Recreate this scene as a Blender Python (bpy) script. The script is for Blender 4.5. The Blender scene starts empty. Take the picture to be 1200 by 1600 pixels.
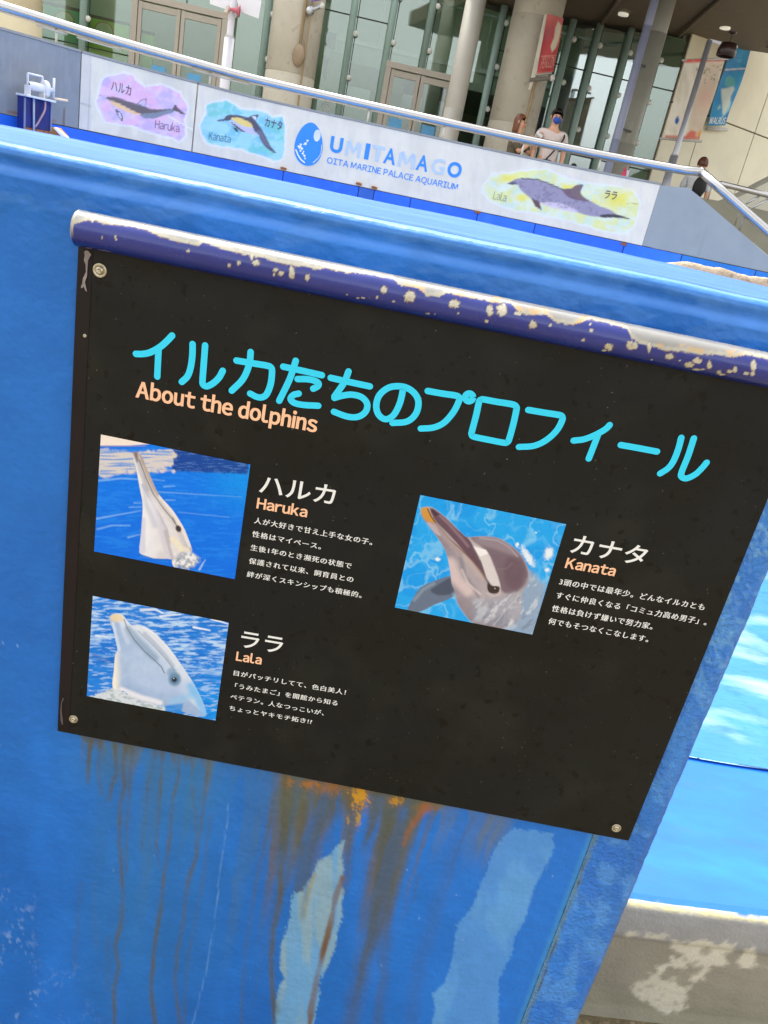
import bpy, bmesh, math, random
import numpy as np
from mathutils import Vector

random.seed(7)
R = math.radians
SC = bpy.context.scene
COL = SC.collection

# ------------------------------------------------------------------ camera
CAM_Z = 1.7
FPX, PITCH, ROLL = 1230.14, 0.3848557, 0.2064489
_F = np.array([0, math.cos(PITCH), -math.sin(PITCH)])
_U = np.array([0, math.sin(PITCH), math.cos(PITCH)])
_X = np.array([1.0, 0, 0])
IX = math.cos(ROLL) * _X + math.sin(ROLL) * _U
IY = -math.sin(ROLL) * _X + math.cos(ROLL) * _U
cd = bpy.data.cameras.new('camera'); cam = bpy.data.objects.new('camera', cd); COL.objects.link(cam)
cd.sensor_fit = 'VERTICAL'; cd.sensor_height = 36.0; cd.lens = 36.0 * FPX / 1600.0
cd.clip_start = 0.02; cd.clip_end = 3000
from mathutils import Matrix
M = Matrix(((IX[0], IY[0], -_F[0], 0), (IX[1], IY[1], -_F[1], 0), (IX[2], IY[2], -_F[2], CAM_Z), (0, 0, 0, 1)))
cam.matrix_world = M
SC.camera = cam

# ------------------------------------------------------------------ light
SUN_EL, SUN_AZ = R(62), R(-28)          # azimuth from +Y (ahead of the camera) towards +X
EXPOSURE = 1.83
world = bpy.data.worlds.new('World'); SC.world = world; world.use_nodes = True
wn = world.node_tree.nodes; wl = world.node_tree.links; wn.clear()
sky = wn.new('ShaderNodeTexSky'); sky.sky_type = 'NISHITA'; sky.sun_disc = False
sky.sun_elevation = SUN_EL; sky.sun_rotation = SUN_AZ
sky.air_density = 1.0; sky.dust_density = 4.0; sky.ozone_density = 1.0
hs = wn.new('ShaderNodeHueSaturation'); hs.inputs['Saturation'].default_value = 0.12
bg = wn.new('ShaderNodeBackground'); bg.inputs['Strength'].default_value = 0.15
wo = wn.new('ShaderNodeOutputWorld')
wl.new(sky.outputs[0], hs.inputs['Color']); wl.new(hs.outputs[0], bg.inputs[0]); wl.new(bg.outputs[0], wo.inputs[0])
sd = bpy.data.lights.new('sun', 'SUN'); sun = bpy.data.objects.new('sun', sd); COL.objects.link(sun)
sd.energy = .7; sd.angle = R(10.0); sd.color = (1.0, 0.955, 0.88)
sdir = Vector((math.sin(SUN_AZ) * math.cos(SUN_EL), math.cos(SUN_AZ) * math.cos(SUN_EL), math.sin(SUN_EL)))
sun.rotation_euler = sdir.to_track_quat('Z', 'Y').to_euler()
sun.location = (0, 0, 30)
vs = SC.view_settings
SC.display_settings.display_device = 'sRGB'
vs.view_transform = 'Standard'; vs.look = 'None'; vs.exposure = EXPOSURE; vs.gamma = 1.0; vs.use_curve_mapping = False
SC.cycles.max_bounces = 8; SC.cycles.transparent_max_bounces = 12
SC.cycles.caustics_reflective = False; SC.cycles.caustics_refractive = False

# ------------------------------------------------------------------ colour
def lin1(v):
    v = v / 255.0
    return v / 12.92 if v <= 0.04045 else ((v + 0.055) / 1.055) ** 2.4
def S(r, g, b, k=1.0):
    return np.array([lin1(r) * k, lin1(g) * k, lin1(b) * k])

# ------------------------------------------------------------------ photograph rays
def rays(px, py):
    px = np.asarray(px, float); py = np.asarray(py, float)
    return _F + IX * ((px - 600) / FPX)[..., None] - IY * ((py - 800) / FPX)[..., None]
def toPx(P):
    P = np.asarray(P, float) - np.array([0, 0, CAM_Z])
    d = P @ _F
    return 600 + FPX * (P @ IX) / d, 800 - FPX * (P @ IY) / d
class PL:
    """upright plane at distance D from the camera's foot; (u, z, off) <-> world"""
    def __init__(s, D, az=0.0, through=None):
        s.e = np.array([math.cos(az), math.sin(az), 0]); s.n = np.array([-math.sin(az), math.cos(az), 0]); s.D = D
        if through is not None: s.D = float(np.asarray(through) @ s.n)
        s.az = az
    def uz(s, px, py, off=0.0):
        d = rays(px, py); t = (s.D - off) / (d @ s.n)
        return (d @ s.e) * t, d[..., 2] * t + CAM_Z
    def W(s, u, z, off=0.0):
        u = np.asarray(u, float); z = np.asarray(z, float); off = np.asarray(off, float)
        P = u[..., None] * s.e + (s.D - off)[..., None] * s.n
        P = np.array(P); P[..., 2] = z
        return P
    def at(s, px, py, off=0.0):
        u, z = s.uz(px, py, off); return s.W(u, z, off)
def ground_at(px, py, z=0.0):
    d = rays(px, py); t = (z - CAM_Z) / d[..., 2]
    P = d * t[..., None]; P[..., 2] = z
    return P

# ------------------------------------------------------------------ noise and painting helpers
def _h(ix, iy, seed):
    n = (ix.astype(np.int64) * 374761393 + iy.astype(np.int64) * 668265263 + seed * 1274126177) & 0xffffffff
    n = ((n ^ (n >> 13)) * 1274126177) & 0xffffffff
    return ((n ^ (n >> 16)) & 0xffff) / 65535.0
def noise(x, y, seed=0):
    x = np.asarray(x, float); y = np.asarray(y, float)
    ix = np.floor(x); iy = np.floor(y); fx = x - ix; fy = y - iy
    fx = fx * fx * (3 - 2 * fx); fy = fy * fy * (3 - 2 * fy)
    a = _h(ix, iy, seed); b = _h(ix + 1, iy, seed); c = _h(ix, iy + 1, seed); d = _h(ix + 1, iy + 1, seed)
    return (a * (1 - fx) + b * fx) * (1 - fy) + (c * (1 - fx) + d * fx) * fy
def fbm(x, y, seed=0, o=4):
    v = 0; a = 0.5; t = 0
    for k in range(o):
        q = .5 + .9 * k; cx, sx = math.cos(q), math.sin(q)
        v = v + a * noise((x * cx + y * sx) * 2 ** k, (y * cx - x * sx) * 2 ** k, seed + k * 17); t += a; a *= 0.5
    return v / t
def sstep(a, b, x):
    t = np.clip((x - a) / (b - a), 0, 1); return t * t * (3 - 2 * t)
def seg_d(x, y, ax, ay, bx, by):
    dx, dy = bx - ax, by - ay; L = dx * dx + dy * dy + 1e-9
    t = np.clip(((x - ax) * dx + (y - ay) * dy) / L, 0, 1)
    return np.hypot(x - ax - t * dx, y - ay - t * dy), t
def line_d(x, y, pts):
    """distance to a polyline and where along it (0..1)"""
    D = np.full(np.shape(x), 1e9); T = np.zeros(np.shape(x)); n = len(pts) - 1
    for i in range(n):
        d, t = seg_d(x, y, *pts[i], *pts[i + 1]); m = d < D
        D = np.where(m, d, D); T = np.where(m, (i + t) / n, T)
    return D, T
def poly_sd(x, y, pts):
    """signed distance to a closed outline, negative inside"""
    D = np.full(np.shape(x), 1e9); ins = np.zeros(np.shape(x), bool); n = len(pts)
    for i in range(n):
        ax, ay = pts[i]; bx, by = pts[(i + 1) % n]
        d, _ = seg_d(x, y, ax, ay, bx, by); D = np.minimum(D, d)
        if ay != by:
            c = ((ay > y) != (by > y)) & (x < (bx - ax) * (y - ay) / (by - ay) + ax); ins ^= c
    return np.where(ins, -D, D)
def Z(pts, ox, oy, s):
    """coordinates read in an enlarged view of the photograph -> photograph pixels"""
    return [(ox + a / s, oy + b / s) for a, b in pts]
class Paint:
    def __init__(s, px, py, base):
        s.x = px; s.y = py; s.sp = False; s.mask = None; s.c = np.tile(np.asarray(base, float), (len(px), 1))
    def lay(s, m, col):
        if s.mask is not None: m = m * s.mask
        m = np.clip(m, 0, 1)[:, None]; s.c = s.c * (1 - m) + np.asarray(col) * m
    def poly(s, pts, col, a=1.0, soft=0.8, rag=0.0, rs=0.3, seed=1):
        if s.sp and len(pts) > 4:
            k = len(pts); ex = [pts[-1]] + list(pts) + [pts[0], pts[1]]; sm_ = spline(ex, 3); pts = [tuple(v) for v in sm_[3:3 + 3 * k]]
        d = poly_sd(s.x, s.y, pts)
        if rag: d = d + (fbm(s.x * rs, s.y * rs, seed) - 0.5) * 2 * rag
        s.lay(a * sstep(soft, -soft, d), col)
    def line(s, pts, w, col, a=1.0, soft=0.6, w2=None, wob=0.0, seed=3, fade=0.0):
        x = s.x; y = s.y
        if wob: x = x + (fbm(s.x * .0 + s.y * .06, s.y * .02, seed) - .5) * 2 * wob
        d, t = line_d(x, y, pts); ww = w if w2 is None else w + (w2 - w) * t
        if wob and w < 12: a = a * (.55 + .75 * noise(s.x * .02, s.y * .035, seed + 5)); ww = ww * (.7 + .6 * noise(s.x * .01, s.y * .05, seed + 9))
        m = a * sstep(soft, -soft, d - ww / 2)
        if fade: m = m * (1 - fade * t)
        s.lay(m, col)
    def blob(s, cx, cy, rx, ry, col, a=1.0, soft=0.5, rag=0.0, rs=.2, seed=5, rot=0.0):
        c, q = math.cos(rot), math.sin(rot)
        X = (s.x - cx) * c + (s.y - cy) * q; Y = -(s.x - cx) * q + (s.y - cy) * c
        d = np.hypot(X / rx, Y / ry)
        if rag: d = d + (fbm(s.x * rs, s.y * rs, seed) - .5) * 2 * rag
        s.lay(a * sstep(1 + soft, 1 - soft, d), col)

# ------------------------------------------------------------------ materials
MATS = {}
def mat(name, col, rough=.6, metal=0.0, var=.12, vs_=6.0, bump=.0, bs=60.0, attr=None, coat=0.0, stretch=(1, 1, 1), spec=.5,
        spots=None, rvar=.0, emit=None):
    if name in MATS: return MATS[name]
    m = bpy.data.materials.new(name); MATS[name] = m; m.use_nodes = True
    N = m.node_tree.nodes; Lk = m.node_tree.links; b = N['Principled BSDF']
    b.inputs['Roughness'].default_value = rough; b.inputs['Metallic'].default_value = metal
    b.inputs['Specular IOR Level'].default_value = spec
    b.inputs['Coat Weight'].default_value = coat; b.inputs['Coat Roughness'].default_value = .15
    tc = N.new('ShaderNodeTexCoord'); mp = N.new('ShaderNodeMapping'); mp.inputs['Scale'].default_value = stretch
    Lk.new(tc.outputs['Object'], mp.inputs[0])
    if attr:
        src = N.new('ShaderNodeAttribute'); src.attribute_name = attr; base = src.outputs['Color']
    else:
        rg = N.new('ShaderNodeRGB'); rg.outputs[0].default_value = (*[float(v) for v in col], 1); base = rg.outputs[0]
    nz = N.new('ShaderNodeTexNoise'); nz.inputs['Scale'].default_value = vs_; nz.inputs['Detail'].default_value = 8
    nz.inputs['Roughness'].default_value = .62
    Lk.new(mp.outputs[0], nz.inputs['Vector'])
    mr = N.new('ShaderNodeMapRange'); mr.inputs[1].default_value = .3; mr.inputs[2].default_value = .7
    mr.inputs[3].default_value = 1 - var; mr.inputs[4].default_value = 1 + var
    Lk.new(nz.outputs['Fac'], mr.inputs[0])
    mx = N.new('ShaderNodeVectorMath'); mx.operation = 'SCALE'
    Lk.new(base, mx.inputs[0]); Lk.new(mr.outputs[0], mx.inputs['Scale']); out = mx.outputs[0]
    if spots:
        for (scale, lo, hi, c, amt, seed) in spots:
            n2 = N.new('ShaderNodeTexNoise'); n2.inputs['Scale'].default_value = scale; n2.inputs['Detail'].default_value = 6
            n2.noise_dimensions = '4D'; n2.inputs['W'].default_value = seed
            Lk.new(mp.outputs[0], n2.inputs['Vector'])
            r2 = N.new('ShaderNodeMapRange'); r2.inputs[1].default_value = lo; r2.inputs[2].default_value = hi
            r2.inputs[3].default_value = 0; r2.inputs[4].default_value = amt
            Lk.new(n2.outputs['Fac'], r2.inputs[0])
            mm = N.new('ShaderNodeMix'); mm.data_type = 'RGBA'
            Lk.new(r2.outputs[0], mm.inputs[0]); Lk.new(out, mm.inputs[6]); mm.inputs[7].default_value = (*[float(v) for v in c], 1)
            out = mm.outputs[2]
    Lk.new(out, b.inputs['Base Color'])
    if rvar:
        r3 = N.new('ShaderNodeMapRange'); r3.inputs[1].default_value = .3; r3.inputs[2].default_value = .7
        r3.inputs[3].default_value = max(0.02, rough - rvar); r3.inputs[4].default_value = min(1, rough + rvar)
        Lk.new(nz.outputs['Fac'], r3.inputs[0]); Lk.new(r3.outputs[0], b.inputs['Roughness'])
    if bump:
        nb = N.new('ShaderNodeTexNoise'); nb.inputs['Scale'].default_value = bs; nb.inputs['Detail'].default_value = 6
        Lk.new(mp.outputs[0], nb.inputs['Vector'])
        bp = N.new('ShaderNodeBump'); bp.inputs['Strength'].default_value = bump; bp.inputs['Distance'].default_value = .01
        Lk.new(nb.outputs['Fac'], bp.inputs['Height']); Lk.new(bp.outputs[0], b.inputs['Normal'])
    if emit:
        b.inputs['Emission Color'].default_value = (*emit[0], 1); b.inputs['Emission Strength'].default_value = emit[1]
    return m
def glass(name, tint, refl, rough=.02):
    if name in MATS: return MATS[name]
    m = bpy.data.materials.new(name); MATS[name] = m; m.use_nodes = True
    N = m.node_tree.nodes; Lk = m.node_tree.links; N.clear()
    o = N.new('ShaderNodeOutputMaterial'); t = N.new('ShaderNodeBsdfTransparent'); g = N.new('ShaderNodeBsdfGlossy')
    t.inputs[0].default_value = (*tint, 1); g.inputs['Roughness'].default_value = rough; g.inputs[0].default_value = (.9, .95, .93, 1)
    fr = N.new('ShaderNodeFresnel'); fr.inputs[0].default_value = 1.5
    ad = N.new('ShaderNodeMath'); ad.operation = 'ADD'; ad.inputs[1].default_value = refl; ad.use_clamp = True
    nz = N.new('ShaderNodeTexNoise'); nz.inputs['Scale'].default_value = .7
    bp = N.new('ShaderNodeBump'); bp.inputs['Strength'].default_value = .012; bp.inputs['Distance'].default_value = .3
    Lk.new(nz.outputs[0], bp.inputs['Height']); Lk.new(bp.outputs[0], g.inputs['Normal'])
    mx = N.new('ShaderNodeMixShader'); Lk.new(fr.outputs[0], ad.inputs[0]); Lk.new(ad.outputs[0], mx.inputs[0])
    Lk.new(t.outputs[0], mx.inputs[1]); Lk.new(g.outputs[0], mx.inputs[2]); Lk.new(mx.outputs[0], o.inputs[0])
    return m

# ------------------------------------------------------------------ objects
def tag(o, label=None, cat=None, group=None, kind=None):
    if label: o['label'] = label
    if cat: o['category'] = cat
    if group: o['group'] = group
    if kind: o['kind'] = kind
    return o
def thing(name, loc, label, cat, group=None):
    o = bpy.data.objects.new(name, None); COL.objects.link(o); o.location = tuple(float(v) for v in loc); o.empty_display_size = .1
    return tag(o, label, cat, group)
def org(parent):
    v = np.zeros(3)
    while parent is not None:
        v = v + np.array(parent.location); parent = parent.parent
    return v
def mk(name, V, Fc, m, parent=None, smooth=False, colors=None, loc=None):
    """world-space vertices -> one mesh object (child of parent if given)"""
    V = np.asarray(V, float).reshape(-1, 3)
    root = org(parent)
    lo = np.zeros(3) if parent is not None else (V.mean(0) if loc is None else np.asarray(loc, float))
    me = bpy.data.meshes.new(name)
    me.from_pydata((V - root - lo).tolist(), [], [list(map(int, f)) for f in Fc])
    if smooth: me.polygons.foreach_set('use_smooth', [True] * len(me.polygons))
    if colors is not None:
        at = me.color_attributes.new('paint', 'FLOAT_COLOR', 'POINT')
        c4 = np.ones((len(V), 4)); c4[:, :3] = np.clip(colors, 0, 1); at.data.foreach_set('color', c4.ravel())
    me.materials.append(m); me.update()
    o = bpy.data.objects.new(name, me); COL.objects.link(o)
    o.parent = parent; o.location = tuple(lo)
    return o
def grid_faces(nu, nv, flip=False):
    i = np.arange(nu - 1)[:, None]; j = np.arange(nv - 1)[None, :]
    a = (i * nv + j).ravel(); b = ((i + 1) * nv + j).ravel(); c = b + 1; d = a + 1
    return np.stack([a, d, c, b] if flip else [a, b, c, d], 1)
class MB:
    """collects boxes, tubes and discs into one mesh"""
    def __init__(s): s.V = []; s.F = []
    def add(s, V, Fc):
        o = len(s.V); s.V += [tuple(map(float, v)) for v in V]; s.F += [[o + int(i) for i in f] for f in Fc]; return s
    def box(s, c, e1, e2, e3):
        """box about centre c with half-vectors e1,e2,e3"""
        c, e1, e2, e3 = map(lambda v: np.asarray(v, float), (c, e1, e2, e3))
        V = [c + a * e1 + b * e2 + d * e3 for a in (-1, 1) for b in (-1, 1) for d in (-1, 1)]
        return s.add(V, [(0, 1, 3, 2), (4, 6, 7, 5), (0, 4, 5, 1), (2, 3, 7, 6), (0, 2, 6, 4), (1, 5, 7, 3)])
    def abox(s, x0, x1, y0, y1, z0, z1):
        return s.box(((x0 + x1) / 2, (y0 + y1) / 2, (z0 + z1) / 2), ((x1 - x0) / 2, 0, 0), (0, (y1 - y0) / 2, 0), (0, 0, (z1 - z0) / 2))
    def tube(s, pts, r, n=12, cap=True):
        pts = [np.asarray(p, float) for p in pts]; rr = r if hasattr(r, '__len__') else [r] * len(pts)
        o = len(s.V); up = None
        for i, p in enumerate(pts):
            t = pts[min(i + 1, len(pts) - 1)] - pts[max(i - 1, 0)]; t = t / (np.linalg.norm(t) + 1e-12)
            if up is None: up = np.array([0, 0, 1.0]) if abs(t[2]) < .9 else np.array([1.0, 0, 0])
            a = np.cross(t, up); a /= np.linalg.norm(a) + 1e-12; b = np.cross(a, t); up = b
            for k in range(n):
                q = 2 * math.pi * k / n; s.V.append(tuple(p + rr[i] * (a * math.cos(q) + b * math.sin(q))))
        for i in range(len(pts) - 1):
            for k in range(n):
                k2 = (k + 1) % n; s.F.append([o + i * n + k, o + i * n + k2, o + (i + 1) * n + k2, o + (i + 1) * n + k])
        if cap:
            s.F.append([o + k for k in range(n)][::-1]); s.F.append([o + (len(pts) - 1) * n + k for k in range(n)])
        return s
    def slab(s, front, thick):
        """polygon (world points) extruded by vector"""
        front = [np.asarray(p, float) for p in front]; n = len(front); thick = np.asarray(thick, float)
        V = front + [p + thick for p in front]
        return s.add(V, [list(range(n)), list(range(2 * n - 1, n - 1, -1))] + [[i, i + n, (i + 1) % n + n, (i + 1) % n] for i in range(n)])
    def ball(s, c, rx, ry, rz, n=10, m_=8):
        c = np.asarray(c, float); V = [c + (0, 0, rz)]
        for j in range(1, m_):
            for k in range(n):
                a = math.pi * j / m_; b = 2 * math.pi * k / n
                V.append(c + (rx * math.sin(a) * math.cos(b), ry * math.sin(a) * math.sin(b), rz * math.cos(a)))
        V.append(c - (0, 0, rz)); Fc = []
        for k in range(n): Fc.append([0, 1 + k, 1 + (k + 1) % n])
        for j in range(m_ - 2):
            for k in range(n): Fc.append([1 + j * n + k, 1 + (j + 1) * n + k, 1 + (j + 1) * n + (k + 1) % n, 1 + j * n + (k + 1) % n])
        L = len(V) - 1
        for k in range(n): Fc.append([L, 1 + (m_ - 2) * n + (k + 1) % n, 1 + (m_ - 2) * n + k])
        return s.add(V, Fc)
    def build(s, name, m, parent=None, smooth=False, bevel=0.0, loc=None):
        o = mk(name, s.V, s.F, m, parent, smooth, loc=loc)
        if bevel:
            b = o.modifiers.new('bevel', 'BEVEL'); b.width = bevel; b.segments = 2; b.limit_method = 'ANGLE'
        return o
def spline(pts, n=8):
    P = [np.asarray(p, float) for p in pts]; P = [2 * P[0] - P[1]] + P + [2 * P[-1] - P[-2]]; out = []
    for i in range(1, len(P) - 2):
        for k in range(n):
            t = k / n; a, b, c, d = P[i - 1], P[i], P[i + 1], P[i + 2]
            out.append(.5 * ((2 * b) + (c - a) * t + (2 * a - 5 * b + 4 * c - d) * t * t + (3 * b - a - 3 * c + d) * t ** 3))
    out.append(P[-2]); return out
_tc = {}
def text_geo(body, bold=0.0, track=1.0, shear=0.0):
    key = (body, bold, track, shear)
    if key in _tc: return _tc[key]
    c = bpy.data.curves.new('t', 'FONT'); c.body = body; c.offset = bold; c.space_character = track; c.shear = shear
    c.resolution_u = 4
    o = bpy.data.objects.new('t', c); COL.objects.link(o)
    dg = bpy.context.evaluated_depsgraph_get(); me = bpy.data.meshes.new_from_object(o.evaluated_get(dg))
    V = np.array([v.co[:2] for v in me.vertices]); Fc = [list(p.vertices) for p in me.polygons]
    bpy.data.objects.remove(o); bpy.data.curves.remove(c); bpy.data.meshes.remove(me)
    _tc[key] = (V, Fc); return V, Fc
def latin_geo(body, bold):
    V = []; Fc = []; x = 0.0
    for ch in body:
        if ch == ' ': x += .26; continue
        v, f = text_geo(chr(ord(ch) + 0xFEE0), bold); o = len(V); x0 = v[:, 0].min(); w = v[:, 0].max() - x0
        V += [(a - x0 + x, b) for a, b in v]; Fc += [[i + o for i in q] for q in f]; x += w + (.075 if ch not in 'rtf' else .045)
    return np.array(V), Fc
def text_on(plane, body, L, Rr, m, parent, em=None, off=.001, bold=0.0, track=1.0, mode='center', name='lettering', cy=.38):
    """lettering as thin print on a plane, its ink running from pixel L to pixel Rr"""
    if mode == 'base': V, Fc = latin_geo(body, bold)
    else: V, Fc = text_geo(body, 0.0 if em and em < .012 else bold, track)
    u0, z0 = plane.uz(L[0], L[1], off); u1, z1 = plane.uz(Rr[0], Rr[1], off)
    x0, x1 = V[:, 0].min(), V[:, 0].max(); sx = (u1 - u0) / (x1 - x0); sy = em if em else sx
    yb = cy if mode == 'center' else 0.0
    u = u0 + (V[:, 0] - x0) * sx; t = (V[:, 0] - x0) / (x1 - x0)
    z = z0 + (z1 - z0) * t + (V[:, 1] - yb) * sy
    P = plane.W(u, z, off)
    if em and em < .012 and mode != 'base':            # heavier strokes: the same print laid twice, a hair apart
        n = len(P); P = np.vstack([P, plane.W(u + em * .045, z, off + .00006)]); Fc = Fc + [[i + n for i in f] for f in Fc]
    elif mode == 'base' and bold:
        n = len(P); F0 = Fc; V2 = [P]
        for k, (a, b) in enumerate((((.03 if em > .025 else .018), .0),)):
            V2.append(plane.W(u + sy * a, z + sy * b, off + .00005 * (k + 1))); Fc = Fc + [[i + n * (k + 1) for i in f] for f in F0]
        P = np.vstack(V2)
    return mk(name, P, Fc, m, parent)
def ribbon(pts, w, caps=True):
    """flat outline strip of width w along 2-D points, round ends; returns verts2d, faces"""
    P = [np.asarray(p, float) for p in pts]; V = []; n = len(P); Fc = []
    for i in range(n):
        t = P[min(i + 1, n - 1)] - P[max(i - 1, 0)]; t /= np.linalg.norm(t) + 1e-12; nn = np.array([-t[1], t[0]])
        V += [P[i] + nn * w / 2, P[i] - nn * w / 2]
    for i in range(n - 1): Fc.append([2 * i, 2 * i + 1, 2 * i + 3, 2 * i + 2])
    if caps:
        for (i, sg) in ((0, -1), (n - 1, 1)):
            t = P[min(i + 1, n - 1)] - P[max(i - 1, 0)]; t /= np.linalg.norm(t) + 1e-12; nn = np.array([-t[1], t[0]])
            a0 = len(V); K = 7
            for k in range(1, K):
                q = math.pi * k / K; V.append(P[i] + nn * w / 2 * math.cos(q) + sg * t * w / 2 * math.sin(q))
            ring = [2 * i] + list(range(a0, a0 + K - 1)) + [2 * i + 1]
            Fc.append(ring if sg < 0 else ring[::-1])
    return V, Fc
def skin(name, pts, edges, rad, m, parent, lvl=2):
    """one continuous body surface grown over a skeleton (world-space joints)"""
    me = bpy.data.meshes.new('sk'); base = org(parent)
    keys = list(pts); me.from_pydata([tuple(np.asarray(pts[k], float) - base) for k in keys], [(keys.index(a), keys.index(b)) for a, b in edges], [])
    o = bpy.data.objects.new('sk', me); COL.objects.link(o)
    md = o.modifiers.new('s', 'SKIN'); md.use_smooth_shade = True
    ss = o.modifiers.new('ss', 'SUBSURF'); ss.levels = lvl
    for i, k in enumerate(keys):
        r = rad[k]; r = r if isinstance(r, tuple) else (r, r)
        me.skin_vertices[0].data[i].radius = r; me.skin_vertices[0].data[i].use_root = (i == 0)
    bpy.context.view_layer.update()
    dg = bpy.context.evaluated_depsgraph_get(); nm = bpy.data.meshes.new_from_object(o.evaluated_get(dg))
    bpy.data.objects.remove(o)
    nm.materials.clear(); nm.materials.append(m); nm.name = name
    nm.polygons.foreach_set('use_smooth', [True] * len(nm.polygons))
    q = bpy.data.objects.new(name, nm); COL.objects.link(q); q.parent = parent
    return q

# =================================================================== planes of the place
BAZ = 0.0232
BD = math.cos(BAZ)                          # the board hangs one metre in front of the camera
BP = PL(BD, BAZ)
UE = 0.570                                  # right-hand end of the blue wall
DECK = CAM_Z - .2                                  # promenade level behind the mural wall

# =================================================================== ground, low ledge, pool deck, water
GA = ground_at(929, 1580); GB = ground_at(1100, 1600)
LAZ = math.atan2(GB[1] - GA[1], GB[0] - GA[0]); LP = PL(0, LAZ, through=GA)
ZL = CAM_Z - 1.335                                  # top of the low ledge
def struct(o): o['kind'] = 'structure'; return o
g = MB(); g.add([(-1500, -1500, 0), (1500, -1500, 0), (1500, 1500, 0), (-1500, 1500, 0)], [(0, 1, 2, 3)])
struct(g.build('ground', mat('ground_concrete', S(120, 105, 80), .9, var=.35, vs_=3, bump=.5, bs=90,
       spots=[(9, .45, .62, S(90, 88, 50), .6, 2.0), (40, .5, .6, S(165, 150, 115), .5, 5.0)])))
# low ledge, curved lip and worn cream edge: swept profile along the ledge line
us = np.concatenate([np.arange(-1.2, .4, .08), np.arange(.4, 1.2, .006), np.arange(1.2, 5, .12)])
prof = [(0.0, .012), (.03, .0), (.08, -.004), (.14, -.003), (.20, .001), (ZL - .112, .003), (ZL - .095, .012), (ZL - .08, .015), (ZL - .04, .016), (ZL - .012, .014),
        (ZL - .003, .009), (ZL, .0), (ZL, -.004), (ZL + .0005, -.012), (ZL + .001, -.02)]
pz = []; po = []
for (a, b), (c, d) in zip(prof[:-1], prof[1:]):
    n_ = max(1, int(math.hypot(c - a, d - b) / .006))
    for k in range(n_): pz.append(a + (c - a) * k / n_); po.append(b + (d - b) * k / n_)
pz.append(prof[-1][0]); po.append(prof[-1][1]); pz = np.array(pz); po = np.array(po)
UU, ZZ = np.meshgrid(us, pz, indexing='ij'); OO = np.tile(po, (len(us), 1))
OO = OO + (fbm(UU * 14, ZZ * 14, 4) - .5) * .006 * sstep(.0, .05, ZZ)
P = LP.W(UU.ravel(), ZZ.ravel(), OO.ravel()); px, py = toPx(P)
p = Paint(px, py, S(146, 141, 128)); z_ = ZZ.ravel(); o_ = OO.ravel(); u_ = UU.ravel()
p.lay(sstep(ZL - .115, ZL - .097, z_) , S(150, 150, 150))
p.lay(.55 * sstep(.16, .0, z_) * (fbm(px * .02, py * .05, 9) > 0), S(120, 118, 92))
C_ = S(206, 201, 184)  # pale blotches: reflected sunlight painted onto the ledge face
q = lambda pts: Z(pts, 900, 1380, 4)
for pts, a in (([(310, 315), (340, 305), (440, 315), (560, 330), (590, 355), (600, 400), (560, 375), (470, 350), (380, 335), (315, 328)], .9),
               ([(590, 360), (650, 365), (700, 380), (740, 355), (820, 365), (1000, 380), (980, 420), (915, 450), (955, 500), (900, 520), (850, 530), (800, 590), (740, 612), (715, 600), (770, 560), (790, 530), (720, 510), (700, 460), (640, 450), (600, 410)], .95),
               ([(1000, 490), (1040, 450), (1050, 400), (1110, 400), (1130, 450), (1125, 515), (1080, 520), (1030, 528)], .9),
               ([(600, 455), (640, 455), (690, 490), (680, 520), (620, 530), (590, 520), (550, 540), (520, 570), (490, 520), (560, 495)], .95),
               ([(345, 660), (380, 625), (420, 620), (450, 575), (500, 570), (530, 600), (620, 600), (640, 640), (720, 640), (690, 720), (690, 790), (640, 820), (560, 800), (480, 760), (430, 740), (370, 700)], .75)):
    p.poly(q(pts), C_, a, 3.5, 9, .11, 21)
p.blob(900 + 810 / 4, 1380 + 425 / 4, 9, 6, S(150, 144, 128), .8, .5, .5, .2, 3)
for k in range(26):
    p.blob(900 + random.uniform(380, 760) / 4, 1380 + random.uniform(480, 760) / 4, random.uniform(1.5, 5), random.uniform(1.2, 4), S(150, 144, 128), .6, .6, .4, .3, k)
p.lay(sstep(ZL - .006, ZL - .002, z_ + (fbm(u_ * 60, z_ * 10, 8) - .5) * .008), S(196, 186, 140))
p.lay((z_ > ZL - .0012) * sstep(-.0005, -.003, o_ + (fbm(u_ * 40, o_ * 0, 18) - .5) * .006), S(8, 96, 200))
ledge_m = mat('ledge_paint', None, .7, attr='paint', var=.1, vs_=9, bump=.25, bs=120)
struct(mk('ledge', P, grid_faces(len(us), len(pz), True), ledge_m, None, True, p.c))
# blue painted pool deck and shallow water beyond
a = LP.W(-1.2, ZL, -.016); b = LP.W(5.0, ZL, -.016)
dk = MB(); dk.add([a, b, (9, 8.6, ZL), (-6, 8.6, ZL)], [(0, 1, 2, 3)])
struct(dk.build('pool_deck', mat('deck_blue', S(6, 98, 210), .5, var=.14, vs_=4, bump=.12, bs=40, stretch=(1, 3, 1),
       spots=[(3.5, .5, .7, S(10, 124, 225), .6, 1.0), (5, .56, .7, S(50, 86, 140), .3, 7.0)])))
wl_ = [ground_at(1060, 1182, ZL), ground_at(1091, 1188, ZL), ground_at(1145, 1197, ZL), ground_at(1200, 1205, ZL), ground_at(1290, 1219, ZL)]
wl_ = spline([wl_[0] - np.array([.6, .02, 0])] + wl_ + [wl_[-1] + np.array([3.0, .25, 0])], 8)
V = []; n_ = len(wl_)
for q_ in wl_: V.append((q_[0], q_[1], ZL + .006))
V += [(9, 8.5, ZL + .006), (-6, 8.5, ZL + .006), (-6, wl_[0][1], ZL + .006)]
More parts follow.
